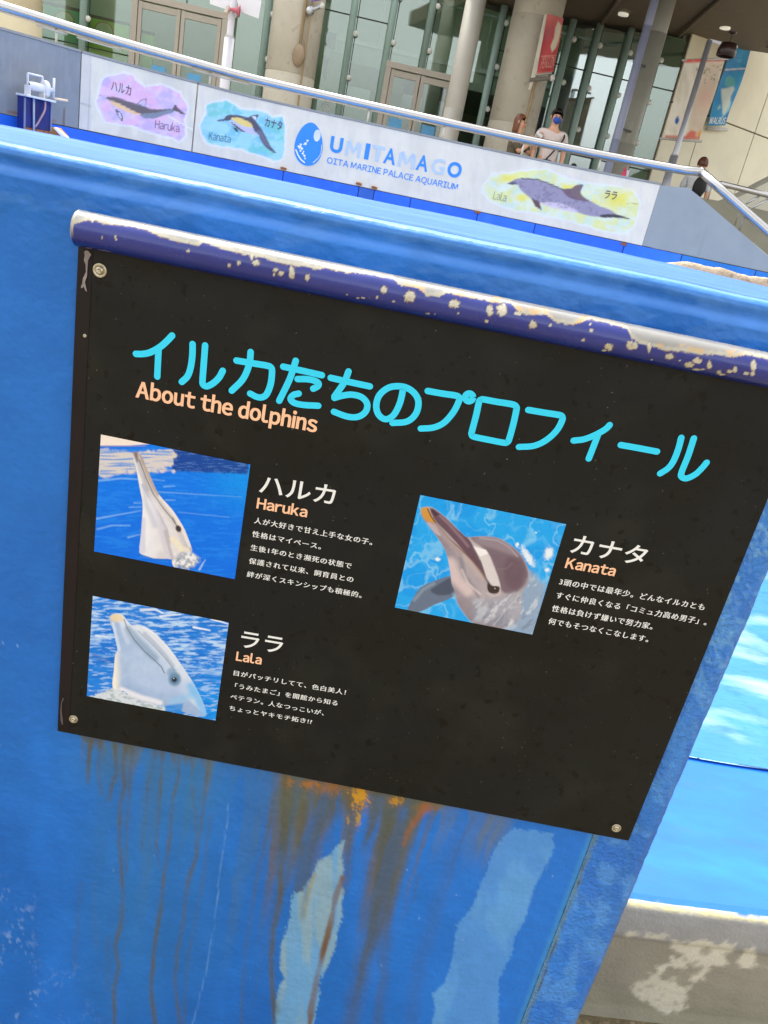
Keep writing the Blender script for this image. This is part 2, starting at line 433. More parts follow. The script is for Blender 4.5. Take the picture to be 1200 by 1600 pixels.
wm = mat('water_surface', S(56, 122, 198), .22, var=.12, vs_=3.2, bump=.5, bs=22, stretch=(1, 2.4, 1), spec=.25,
         spots=[(2.4, .5, .66, S(150, 180, 215), .8, 3.0), (6, .56, .68, S(36, 100, 180), .7, 9.0), (1.2, .5, .62, S(60, 132, 196), .5, 4.0)])  # pale streaks: cloudy sky reflection painted into the water colour
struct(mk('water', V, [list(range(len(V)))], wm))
rb, rf = ribbon([(q_[0], q_[1]) for q_ in wl_], .0035, False)
o = mk('waterline', [(v[0], v[1], ZL + .0072) for v in rb], rf, mat('foam_white', S(150, 190, 225), .5))
struct(o)

# =================================================================== the blue wall in front
blue = S(32, 106, 190)
WO = -.006                                          # wall face lies just behind the board
uf = np.concatenate([np.arange(-2.6, -.54, .06), np.arange(-.54, UE - .03, .0028)])
plan = [(u, 0.0, 0.0, 1.0) for u in uf]
for k in range(1, 11):
    q_ = math.pi / 2 * k / 10; plan.append((UE - .03 + .03 * math.sin(q_), -.03 + .03 * math.cos(q_), math.sin(q_), math.cos(q_)))
for d in np.arange(-.045, -.40, -.03): plan.append((UE, d, 1.0, 0.0))
plan = np.array(plan)
pr = [(-.0375, .020), (-.0378, .014), (-.040, .0075), (-.044, .0035), (-.049, .0025), (-.056, .005), (-.062, .005), (-.067, .001), (-.073, -.0022), (-.085, -.002), (-.12, 0), (-1.7, 0)]
zr = np.concatenate([np.arange(-.0375, -.16, -.0013), np.arange(-.16, -.86, -.0045), np.arange(-.86, -1.60, -.0031), [-1.65, -1.7]])
prz = np.array([a for a, b in pr])[::-1]; pri = np.array([b for a, b in pr])[::-1]
inset = np.interp(zr, prz, pri)
def wall_block(i0, i1, m, name, rough, parent):
    pl = plan[i0:i1]; U_ = np.repeat(pl[:, 0], len(zr)); O_ = np.repeat(pl[:, 1], len(zr)); NU = np.repeat(pl[:, 2], len(zr)); NO = np.repeat(pl[:, 3], len(zr))
    zz = np.tile(zr, len(pl)); ins = np.tile(inset, len(pl))
    s_ = np.repeat(np.arange(i0, i1) * .0028, len(zr))
    wav = (fbm(U_ * 9, zz * 6, 11, 3) - .5) * .0035 + (fbm(U_ * 50 + zz * 20, zz * 90, 12, 3) - .5) * .0022 * sstep(-.17, -.06, zz)
    wav = wav + (fbm(U_ * 120, zz * 120, 15, 3) - .5) * .0005
    if rough: wav = wav * .7 + (fbm(U_ * 90, zz * 80, 13, 4) - .5) * .0024 + .0012
    zw = np.interp(U_, [-.5, 0, .45], [-.0025, 0, .0005]) * sstep(-.2, -.05, zz) + (fbm(U_ * 5, U_ * 0, 33, 3) - .5) * .004 * sstep(-.12, -.05, zz)
    ins = ins - wav
    P = BP.W(U_ - NU * ins, CAM_Z + zz + zw, WO + O_ - NO * ins); px, py = toPx(P)
    p = Paint(px, py, blue); X, Y = px, py
    if rough: p.lay(np.ones(len(X)) * .85, S(62, 128, 205))
    # broad drifts of paint tone
    p.lay(.55 * sstep(.45, .7, fbm(X * .004, Y * .006, 41)), S(28, 98, 182))
    p.lay(.4 * sstep(.5, .7, fbm(X * .008, Y * .003, 42)), S(40, 124, 222))
    # paler upper edge and ridge: faded paint plus painted grazing highlight
    p.lay(.8 * sstep(-.058, -.045, zz + (fbm(U_ * 60, U_ * 3, 8) - .5) * .012), S(70, 130, 205))
    p.lay(.35 * sstep(-.075, -.067, zz) * sstep(-.058, -.066, zz), S(95, 150, 220))
    p.lay(.30 * sstep(.5, .62, fbm(X * .012 + Y * .004, Y * .05, 47)) * sstep(-.16, -.08, zz), S(80, 135, 205))
    if not rough:
        below = -(zz + .880)                                      # rust let down from the board's lower edge, run by run
        def uat(x, y): return float(BP.uz(x, y)[0])
        for (x0, x1, y_, Lm, dens, al, c1, c2, sd_) in ((420, 705, 1240, .16, 34, .85, (98, 96, 62), (120, 94, 50), 201), (425, 690, 1240, .26, 60, .7, (100, 94, 58), (126, 96, 48), 205), (418, 670, 1240, .6, 26, .62, (78, 88, 82), (84, 86, 66), 207), (120, 365, 1175, .07, 70, .75, (110, 92, 46), (104, 96, 60), 211),
                                              (150, 480, 1200, .36, 50, .30, (72, 108, 128), (80, 104, 112), 217), (660, 800, 1280, .10, 60, .55, (110, 112, 84), (90, 110, 110), 221)):
            a0, a1 = uat(x0, y_), uat(x1, y_ + (x1 - x0) * .19); env = sstep(a0 - .01, a0 + .03, U_) * sstep(a1 + .01, a1 - .03, U_)
            uw = U_ + (fbm(U_ * 8, zz * 14, sd_ + 3) - .5) * .012
            n1 = fbm(uw * dens, zz * .6 + 5, sd_, 3); Lu = Lm * (.12 + 1.5 * sstep(.38, .75, n1)); km = env * al * sstep(Lu, Lu * .25, below) * sstep(-.004, .0, below) * (.45 + .55 * sstep(.35, .6, fbm(uw * dens * 1.7, zz * 2.5, sd_ + 1)))
            p.lay(km, S(*c1)); p.lay(km * .6 * sstep(.5, .65, fbm(uw * dens * 2.2, zz * 9, sd_ + 2)), S(*c2))
        q = lambda pts: Z(pts, 400, 1180, 3); w = lambda pts: Z(pts, 80, 1080, 3); r = lambda pts: Z(pts, 780, 1180, 2.857)
        # grime veil under the board
        for (cx, cy, rx, ry, a) in ((170, 1180, 60, 60, .35), (300, 1230, 50, 70, .45), (250, 1350, 90, 220, .25), (180, 1450, 60, 150, .2)):
            p.blob(cx, cy, rx, ry, S(52, 112, 150), a, .8, .3, .03, 6)
        # two pale bare patches
        A_ = q([(415, 400), (370, 430), (355, 465), (290, 495), (270, 560), (215, 640), (170, 650), (160, 760), (120, 890), (110, 1000), (135, 1045), (112, 1080), (95, 1150), (90, 1300),
                (262, 1300), (300, 1120), (290, 1080), (330, 1000), (370, 900), (382, 830), (405, 750), (400, 700), (412, 640), (395, 590), (412, 540), (400, 470)])
        p.poly(A_, S(108, 162, 204), .92, 1.2, 5, .35, 51)
        p.poly(A_, S(156, 172, 160), .5 * sstep(.4, .65, fbm(X * .09, Y * .01, 52)), 3)
        B_ = q([(1200, 345), (1165, 370), (1110, 450), (1085, 540), (1045, 620), (1020, 700), (940, 800), (925, 930), (890, 1060), (828, 1120), (840, 1180), (820, 1300)]) + r([(0, 1320), (0, 1000), (50, 900), (75, 800), (112, 740), (130, 680), (160, 580), (200, 510), (243, 430), (240, 352), (150, 335), (60, 330)])
        p.poly(B_, S(84, 146, 212), .85, 1.2, 5, .3, 53)
        p.poly(B_, S(100, 162, 214), .5 * sstep(.45, .65, fbm(X * .03, Y * .012, 54)), 3)
        # big brown wash below the middle of the board
        br = S(84, 84, 62)
        for pts, w0, w1, a in (([(640, 330), (600, 550), (560, 800), (500, 1000), (430, 1300)], 80, 66, .62), ([(690, 330), (655, 520), (620, 760), (600, 1000), (560, 1300)], 50, 42, .5),
                               ([(450, 200), (440, 420), (425, 600), (415, 640)], 40, 10, .8), ([(560, 260), (540, 400), (520, 560), (500, 800)], 60, 40, .4),
                               ([(300, 200), (300, 330), (270, 450), (240, 600), (222, 760)], 42, 10, .75), ([(140, 130), (130, 300), (125, 420), (150, 500), (120, 640)], 26, 9, .75),
                               ([(230, 230), (205, 380), (210, 440), (160, 540), (120, 640), (92, 760), (70, 900), (75, 1080), (100, 1200)], 30, 12, .7),
                               ([(80, 200), (75, 300), (40, 430), (20, 580)], 14, 4, .4), ([(370, 250), (360, 380), (350, 480)], 20, 8, .5),
                               ([(950, 290), (920, 450), (860, 700), (760, 1000), (720, 1300)], 60, 60, .22), ([(1020, 290), (930, 480), (900, 620)], 8, 4, .5), ([(760, 560), (740, 680), (705, 760)], 12, 6, .4)):
            p.line(q(pts), w0 / 3, br, a * .72, w0 / 8 + 2.6, w1 / 3, 3, 61)
        p.lay(.0 * sstep(.42, .62, fbm(X * .05, Y * .012, 62)) * sstep(46, 8, poly_sd(X, Y, q([(90, 120), (980, 300), (900, 400), (700, 430), (500, 380), (300, 330), (100, 270)]))), S(110, 92, 52))
        for (cx, cy, rx, ry, c, a) in ((345, 155, 60, 26, (150, 98, 46), .8), (250, 135, 40, 18, (180, 110, 40), .8), (485, 190, 38, 60, (225, 165, 20), 1), (478, 300, 12, 34, (200, 165, 50), .9), (432, 300, 6, 22, (200, 165, 50), .8),
                                       (655, 215, 30, 22, (205, 150, 40), .9), (800, 246, 45, 18, (146, 92, 48), .7), (145, 125, 22, 24, (165, 105, 30), .9)):
            d0 = np.hypot((X - 400 - cx / 3) / (rx / 3), (Y - 1180 - cy / 3) / (ry / 3)) + (fbm(X * .35, Y * .35, 63) - .5) * 1.6 + (fbm(X * 1.1, Y * .9, 64) - .5) * 1.5
            p.lay(.85 * a * sstep(1.1, .6, d0), S(*c)); p.lay(.35 * a * sstep(1.9, .9, d0), S(140, 96, 40))
        p.line(q([(800, 240), (740, 310), (715, 360), (690, 420)]), 12, S(150, 92, 52), .7, 4, 4, 2)
        # tobacco-brown runs
        rn = S(92, 84, 48)
        for pts, w0, w1, a in (([(150, 205), (185, 240), (175, 370), (170, 430)], 26, 4, .8), ([(200, 205), (180, 260), (172, 330)], 14, 8, .6), ([(232, 240), (220, 350), (232, 480)], 14, 6, .45), ([(300, 250), (308, 380), (285, 440), (272, 510)], 14, 5, .85),
                               ([(350, 265), (335, 340), (345, 440), (322, 540), (320, 720), (330, 850), (338, 960), (330, 1080), (300, 1190), (315, 1290), (295, 1400), (295, 1560)], 13, 13, .8),
                               ([(385, 265), (370, 400), (358, 600), (350, 850)], 13, 6, .6), ([(480, 290), (478, 350), (455, 420), (440, 600), (425, 750)], 9, 4, .6),
                               ([(520, 290), (515, 400), (505, 560), (495, 700), (500, 820)], 12, 6, .7), ([(598, 300), (598, 400), (570, 500), (555, 700), (530, 850), (515, 1020), (490, 1150), (478, 1250), (468, 1400), (485, 1560)], 9, 15, .85),
                               ([(740, 330), (720, 470), (700, 650), (670, 800), (640, 900), (620, 1080), (590, 1230), (580, 1350), (600, 1560)], 14, 14, .55),
                               ([(660, 450), (680, 640), (682, 780), (650, 860)], 10, 10, .5), ([(750, 580), (730, 700), (720, 850), (680, 1050), (640, 1250), (620, 1560)], 8, 10, .35),
                               ([(1095, 400), (1090, 560), (1105, 720), (1075, 850), (1075, 1000), (1040, 1120), (1030, 1300), (1045, 1560)], 26, 16, .75),
                               ([(1050, 480), (1010, 680), (975, 800), (940, 1050), (905, 1250), (890, 1560)], 16, 8, .4), ([(140, 900), (120, 1150), (105, 1300)], 8, 10, .25), ([(205, 900), (210, 1200)], 8, 8, .2), ([(265, 1150), (265, 1400)], 8, 8, .3)):
            p.line(w(pts), w0 / 3 + 3, S(70, 100, 120), a * .45, 4, w1 / 3 + 4, 1.5, 71); p.line(w(pts), w0 / 3, rn, a * .72, 2.0, w1 / 3, 1.5, 71)
        for x0 in (260, 285, 300, 420, 440, 560, 590, 640, 700, 725, 780):                     # small brown roots along the board's lower edge
            p.line(w([(x0 - 70, 205 + (x0 - 150) * .17), (x0 - 66, 250 + (x0 - 150) * .17)]), 10, rn, .5, 3, 2)
        p.line(q([(405, 575), (375, 660), (335, 850), (295, 1000), (268, 1130), (245, 1300)]), 8, S(112, 88, 70), .8, 2.2, 9, 1.5, 72)
        p.line(q([(275, 560), (245, 650), (228, 760)]), 5, S(150, 140, 100), .7, 1.5, 2)
        p.line(w([(830, 520), (810, 740), (790, 850), (770, 1050), (730, 1300), (665, 1560)]), 1.6, S(120, 165, 220), .45, 1.0, 1.6, 2)
        # scuffed whitish specks, lower left
        sc = sstep(.56, .68, fbm(X * .22, Y * .16, 81)) * sstep(.40, .60, fbm(X * .045, Y * .02, 82))
        p.lay(.5 * sc * sstep(1360, 1400, Y) * sstep(70, 30, X), S(140, 170, 220))
        p.lay(.35 * sc * sstep(1480, 1580, Y) * sstep(190, 90, X), S(150, 180, 225))
        p.lay(.5 * sstep(.955, .975, noise(X * .22, Y * .22, 83)) * sstep(.62, .7, fbm(X * .02, Y * .02, 84)), S(150, 190, 235))
        p.lay(.8 * sstep(.72, .8, fbm(X * .25, Y * .25, 85)) * sstep(12, 5, np.hypot(X - 595, Y - 1507)), S(190, 205, 200))
        p.line(r([(560, 560), (580, 600)]), 2, S(200, 220, 240), 0)
        # teal grime where the rough strip begins
        du = U_ - .462
        p.lay(.5 * sstep(-.012, -.002, du), S(70, 150, 200))
    else:
        du = U_ - .462
        p.lay(.7 * sstep(.5, .62, fbm(X * .035, Y * .035, 91)) * .75, S(86, 148, 214))
        p.lay(.55 * sstep(.53, .6, fbm(X * .16, Y * .13, 92)) * sstep(1250, 900, Y), S(125, 180, 225))
        p.lay(.5 * sstep(.52, .62, fbm(X * .09, Y * .03, 93)), S(40, 105, 195))
        p.lay(.75 * sstep(.012, .004, du + (fbm(X * .3, Y * .12, 94) - .5) * .012), S(96, 130, 140))
        p.line([(925, 1312), (906, 1372), (880, 1440), (858, 1500), (838, 1560), (822, 1600)], 1.5, S(70, 66, 60), .8, .8, 1.5, 2, 95)
        p.lay(.35 * sstep(.55, .62, fbm(X * .05, Y * .05, 96)) * sstep(980, 1100, Y) * sstep(1210, 1180, Y), S(40, 100, 190))
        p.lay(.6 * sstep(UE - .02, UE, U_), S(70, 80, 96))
    return mk(name, P, grid_faces(len(pl), len(zr)), m, parent, True, p.c)
wall = thing('blue_wall', BP.W(.1, 0, WO - .2), 'thick blue painted concrete wall with rust runs, standing behind the black information board', 'wall')
face_m = mat('blue_gloss_paint', None, .40, attr='paint', var=.07, vs_=22, bump=.19, bs=80, rvar=.10, stretch=(1, 1, 1), spec=.32)
strip_m = mat('blue_rough_render', None, .58, attr='paint', var=.10, vs_=40, bump=.55, bs=160, spec=.4)
i_s = int(np.searchsorted(plan[:len(uf), 0], .462))
wall_block(0, i_s + 1, face_m, 'wall_face', False, wall)
wall_block(i_s, len(plan), strip_m, 'corner_strip', True, wall)
# crowned top
ut = np.concatenate([np.arange(-2.6, -.56, .08), np.arange(-.56, UE - .012, .006)])
dd = np.concatenate([np.arange(.0, .05, .003), np.arange(.05, .20, .008), np.arange(.20, .40, .03)])
zc_px = [(-60, 183), (0, 195), (120, 218), (240, 242), (600, 317), (740, 345), (960, 393), (1050, 413), (1200, 449), (1300, 472)]
cr = PL(BD + .20, BAZ)
cu = [cr.uz(a, b)[0] for a, b in zc_px]; cz = [cr.uz(a, b)[1] for a, b in zc_px]
zc = np.interp(ut, cu, cz); ze = CAM_Z - .0375 + np.interp(ut, [-.5, 0, .45], [-.0025, 0, .0005]) + (fbm(ut * 5, ut * 0, 33, 3) - .5) * .004
V = []; T_ = dd / .20
for i, u in enumerate(ut):
    zz = np.where(dd <= .20, ze[i] + (zc[i] - ze[i]) * np.sin(math.pi / 2 * np.clip(T_, 0, 1)), zc[i] - .10 * ((dd - .20) / .20) ** 2)
    zz = zz + (fbm(u * 12 + dd * 0, dd * 30, 35, 3) - .5) * .0020 * sstep(0, .02, dd)
    V.append(BP.W(np.full(len(dd), u), zz, WO - .020 - dd))
V = np.array(V); px, py = toPx(V.reshape(-1, 3)); p = Paint(px, py, S(56, 102, 176))  # top colour: faded paint with sky sheen mixed in
uu_ = np.repeat(ut, len(dd)); d_ = np.tile(dd, len(ut))
p.lay(.5 * sstep(.45, .65, fbm(uu_ * 5, d_ * 60, 36)), S(74, 120, 188)); p.lay(.3 * sstep(.5, .7, fbm(uu_ * 14, d_ * 200, 37)), S(40, 90, 168))
mk('wall_top', V.reshape(-1, 3), grid_faces(len(ut), len(dd)), mat('blue_faded_sheen_paint', None, .75, spec=.25, attr='paint', var=.08, vs_=20, bump=.3, bs=130, stretch=(.4, 2, 1)), wall, True, p.c)
bk = MB(); bk.slab([BP.W(-2.6, .0, WO - .42), BP.W(UE - .01, .0, WO - .42), BP.W(UE - .01, CAM_Z - .13, WO - .42), BP.W(-2.6, CAM_Z - .13, WO - .42)], (0, .004, 0))
bk.build('wall_back', mat('blue_plain', blue, .6), wall)
# hairline crack along the top edge, slightly raised dark lip of paint
cp = [(-.56, .004)] + [(u, .004 + (fbm(np.array([u * 22.]), np.array([0.]), 38)[0] - .5) * .007) for u in np.arange(-.54, UE - .03, .006)]
V = []; Fc = []
for k, (u, d) in enumerate(cp):
    z = np.interp(u, ut, ze) + (np.interp(u, ut, zc) - np.interp(u, ut, ze)) * math.sin(math.pi / 2 * d / .2) + .0011
    w_ = .0005 + .0007 * noise(np.array([u * 40.]), np.array([3.]), 5)[0]
    V += [BP.W(u, z, WO - .020 - d + w_), BP.W(u, z + .0002, WO - .020 - d - w_)]
    if k: Fc.append((2 * k - 2, 2 * k, 2 * k + 1, 2 * k - 1))
mk('crack', V, Fc, mat('crack_dark', S(30, 55, 90), .9), wall)

# =================================================================== dark blue pipe over the board
PR = .0212; PZ = CAM_Z - .1158; PO = .012
pipe = thing('handrail_pipe', BP.W(.0, PZ, PO), 'dark blue painted metal pipe with paint flaking off along its top, above the black board', 'pipe')
ua = np.concatenate([np.arange(-.4085, .56, .0011), [.75]]); na = 72; an = np.arange(na) * 2 * math.pi / na
UU = np.repeat(ua, na); A_ = np.tile(an, len(ua))
P = BP.W(UU, PZ + PR * np.sin(A_), PO + PR * np.cos(A_)); px, py = toPx(P)
p = Paint(px, py, S(24, 38, 126)); X, Y = px, py
p.lay(.5 * sstep(.4, .7, fbm(X * .01, Y * .05, 22)), S(36, 50, 136))
bnd = Z([(100, 150), (150, 140), (200, 125), (240, 150), (330, 157), (380, 160), (430, 172), (500, 205), (600, 235), (680, 252), (720, 240), (800, 265), (870, 285), (930, 300), (1000, 310), (1080, 338), (1195, 352)], 80, 300, 3) + \
      Z([(100, 200), (200, 215), (270, 243), (340, 238), (400, 255), (480, 262), (560, 270), (640, 285), (680, 322), (720, 325), (760, 330), (800, 368), (860, 372), (890, 352), (930, 362), (1000, 375), (1100, 395), (1195, 402)], 400, 340, 3) + \
      Z([(40, 150), (100, 160), (160, 155), (200, 190), (280, 205), (370, 178), (430, 188), (540, 225), (560, 260), (600, 290), (650, 302), (720, 325), (800, 325), (860, 340), (950, 345), (1020, 355), (1100, 345), (1300, 380), (1700, 470)], 800, 440, 3)
bx = np.array([a for a, b in bnd]); by = np.array([b for a, b in bnd])
rag = (fbm(X * .16, Y * .16, 23) - .5) * 5 + (fbm(X * .6, Y * .6, 24) - .5) * 2.5
dv = np.interp(X, bx, by) - Y + rag; front = np.cos(A_) > -.15
dv = np.where(front, dv, (np.sin(A_) - .1) * 12)
cream = S(172, 166, 148)
p.lay(sstep(-1.2, -.2, dv) * .6, S(120, 84, 48)); p.lay(sstep(-.2, .6, dv), cream)
p.lay(sstep(3, 9, dv), S(140, 138, 134))
p.lay(.8 * sstep(.55, .66, fbm(X * .05, Y * .08, 25)) * sstep(14, 4, dv) * sstep(-.2, .6, dv) * sstep(560, 700, X), S(196, 156, 92))
chips = [(80, 300, c) for c in ((195, 120, 18, 17), (238, 213, 5, 5), (300, 212, 5, 10), (305, 222, 5, 5), (642, 277, 7, 7), (835, 345, 7, 11), (880, 333, 9, 9), (962, 332, 18, 12), (940, 305, 8, 14), (1050, 368, 10, 8), (1078, 380, 13, 9), (1045, 385, 5, 8), (1130, 378, 11, 26))] + \
        [(400, 340, c) for c in ((92, 243, 10, 7), (118, 262, 14, 10), (84, 268, 5, 6), (165, 255, 10, 28), (240, 279, 11, 15), (600, 337, 15, 17), (568, 373, 6, 5), (722, 370, 23, 24), (645, 393, 7, 5), (698, 392, 3, 4), (930, 405, 23, 19), (948, 446, 4, 4), (1095, 436, 14, 28), (1152, 432, 25, 26), (1082, 485, 8, 7), (805, 450, 9, 4), (838, 453, 4, 3), (428, 360, 5, 2), (500, 377, 30, 2))] + \
        [(800, 440, c) for c in ((30, 148, 16, 9), (97, 203, 17, 17), (180, 205, 9, 5), (372, 228, 8, 7), (367, 200, 5, 5), (333, 275, 9, 5), (455, 307, 20, 15), (435, 322, 14, 4), (555, 298, 17, 20), (575, 300, 13, 16), (643, 308, 9, 22), (740, 352, 20, 13), (655, 366, 4, 3), (787, 368, 4, 3), (830, 390, 22, 12), (868, 370, 20, 12), (870, 412, 30, 4), (925, 392, 10, 20), (970, 425, 9, 9), (985, 435, 14, 5), (1020, 420, 14, 8), (1045, 412, 9, 13), (1100, 430, 12, 8), (1132, 395, 12, 26), (1128, 432, 9, 8))]
for ox, oy, (cx, cy, rx, ry) in chips:
    d0 = np.hypot((X - ox - cx / 3) / (rx / 3), (Y - oy - cy / 3) / (ry / 3)) + (fbm(X * .4, Y * .4, 26) - .5) * .9
    k = np.where(front, 1.0, 0.0)
    p.lay(k * .7 * sstep(1.35, 1.1, d0), S(96, 72, 60)); p.lay(k * sstep(1.08, .9, d0), S(190, 184, 164) * (.8 + .4 * fbm(X * .3, Y * .3, 27))[:, None])
p.lay(np.where(UU < -.4060, 1.0, 0.0) * sstep(-.6, .2, np.sin(A_)), cream)
mk('pipe', P, [[i * na + k, i * na + (k + 1) % na, (i + 1) * na + (k + 1) % na, (i + 1) * na + k] for i in range(len(ua) - 1) for k in range(na)],
   mat('navy_gloss', None, .22, attr='paint', var=.05, vs_=30, bump=.05, bs=80, rvar=.1, spec=.6, coat=.25), pipe, True, p.c)
c_ = MB()
for rr_, uu2 in ((PR, -.4085), (PR * .93, -.4103), (PR * .6, -.4112), (.0001, -.4115)):
    for k in range(32):
        q_ = 2 * math.pi * k / 32; c_.V.append(tuple(BP.W(uu2, PZ + rr_ * math.sin(q_), PO + rr_ * math.cos(q_))))
for j in range(3):
    for k in range(32): c_.F.append([j * 32 + k, (j + 1) * 32 + k, (j + 1) * 32 + (k + 1) % 32, j * 32 + (k + 1) % 32])
c_.build('end_cap', mat('cap_worn', S(150, 146, 150), .4, var=.3, vs_=60, spots=[(70, .5, .56, S(38, 42, 128), 1, 3.)]), pipe, True)

# =================================================================== information board
BL, BR_, BT, BB = -.4126, .5177, CAM_Z - .1370, CAM_Z - .8824
board = thing('information_board', BP.W(.05, BB, 0), 'black dolphin profile board with blue Japanese title and three photographs, screwed to the blue wall', 'sign board')
nu, nv = 150, 120; us = np.linspace(BL, BR_, nu); zs = np.linspace(BT, BB, nv); UU, ZZ = np.meshgrid(us, zs, indexing='ij')
def bulge(u, z):
    b = (fbm(u * 5 + 3, z * 5, 2, 2) - .5) * .0018
    b = b + .0022 * np.exp(-((u - BL - .11) / .06) ** 2 - ((z - BT) / .02) ** 2)
    return b - .0006
OO = bulge(UU, ZZ)
Pf = BP.W(UU.ravel(), ZZ.ravel(), OO.ravel()); Pb = BP.W(UU.ravel(), ZZ.ravel(), (OO - .003).ravel())
Fc = [list(f) for f in grid_faces(nu, nv, False)]; n0 = nu * nv; Fb = [[v + n0 for v in f[::-1]] for f in Fc]
rim = [i * nv for i in range(nu)] + [(nu - 1) * nv + j for j in range(1, nv)] + [i * nv + nv - 1 for i in range(nu - 2, -1, -1)] + [j for j in range(nv - 2, 0, -1)]
Fr = [[rim[k], rim[(k + 1) % len(rim)], rim[(k + 1) % len(rim)] + n0, rim[k] + n0] for k in range(len(rim))]
panel_m = mat('board_black', S(17, 19, 20), .34, var=.3, vs_=5, bump=.09, bs=18, rvar=.10, spec=.26,
              spots=[(3, .45, .7, S(16, 19, 26), .8, 3.0), (8, .52, .66, S(36, 37, 33), .45, 8.0), (26, .56, .66, S(14, 15, 16), .6, 4.0), (60, .61, .65, S(4, 4, 4), .9, 1.0), (150, .66, .69, S(3, 3, 3), .9, 6.0), (240, .70, .73, S(130, 122, 110), .7, 2.0)])
o = mk('panel', np.vstack([Pf, Pb]), Fc + Fb + Fr, panel_m, board, True)
bev = o.modifiers.new('e', 'EDGE_SPLIT'); bev.split_angle = R(40)
def boff(u, z, h):  return bulge(u, z) + h
class BoardPlane(PL):
    """print lies on the sheet, following its waves"""
    def W(s, u, z, off=0.0):
        return PL.W(s, u, z, bulge(np.asarray(u, float), np.asarray(z, float)) + off)
BPR = BoardPlane(BD, BAZ)
def bgrid(u0, u1, z0, z1, st):
    a = np.linspace(u0, u1, max(2, int(abs(u1 - u0) / st))); b = np.linspace(z0, z1, max(2, int(abs(z1 - z0) / st)))
    U_, Z_ = np.meshgrid(a, b, indexing='ij'); return U_.ravel(), Z_.ravel(), len(a), len(b)
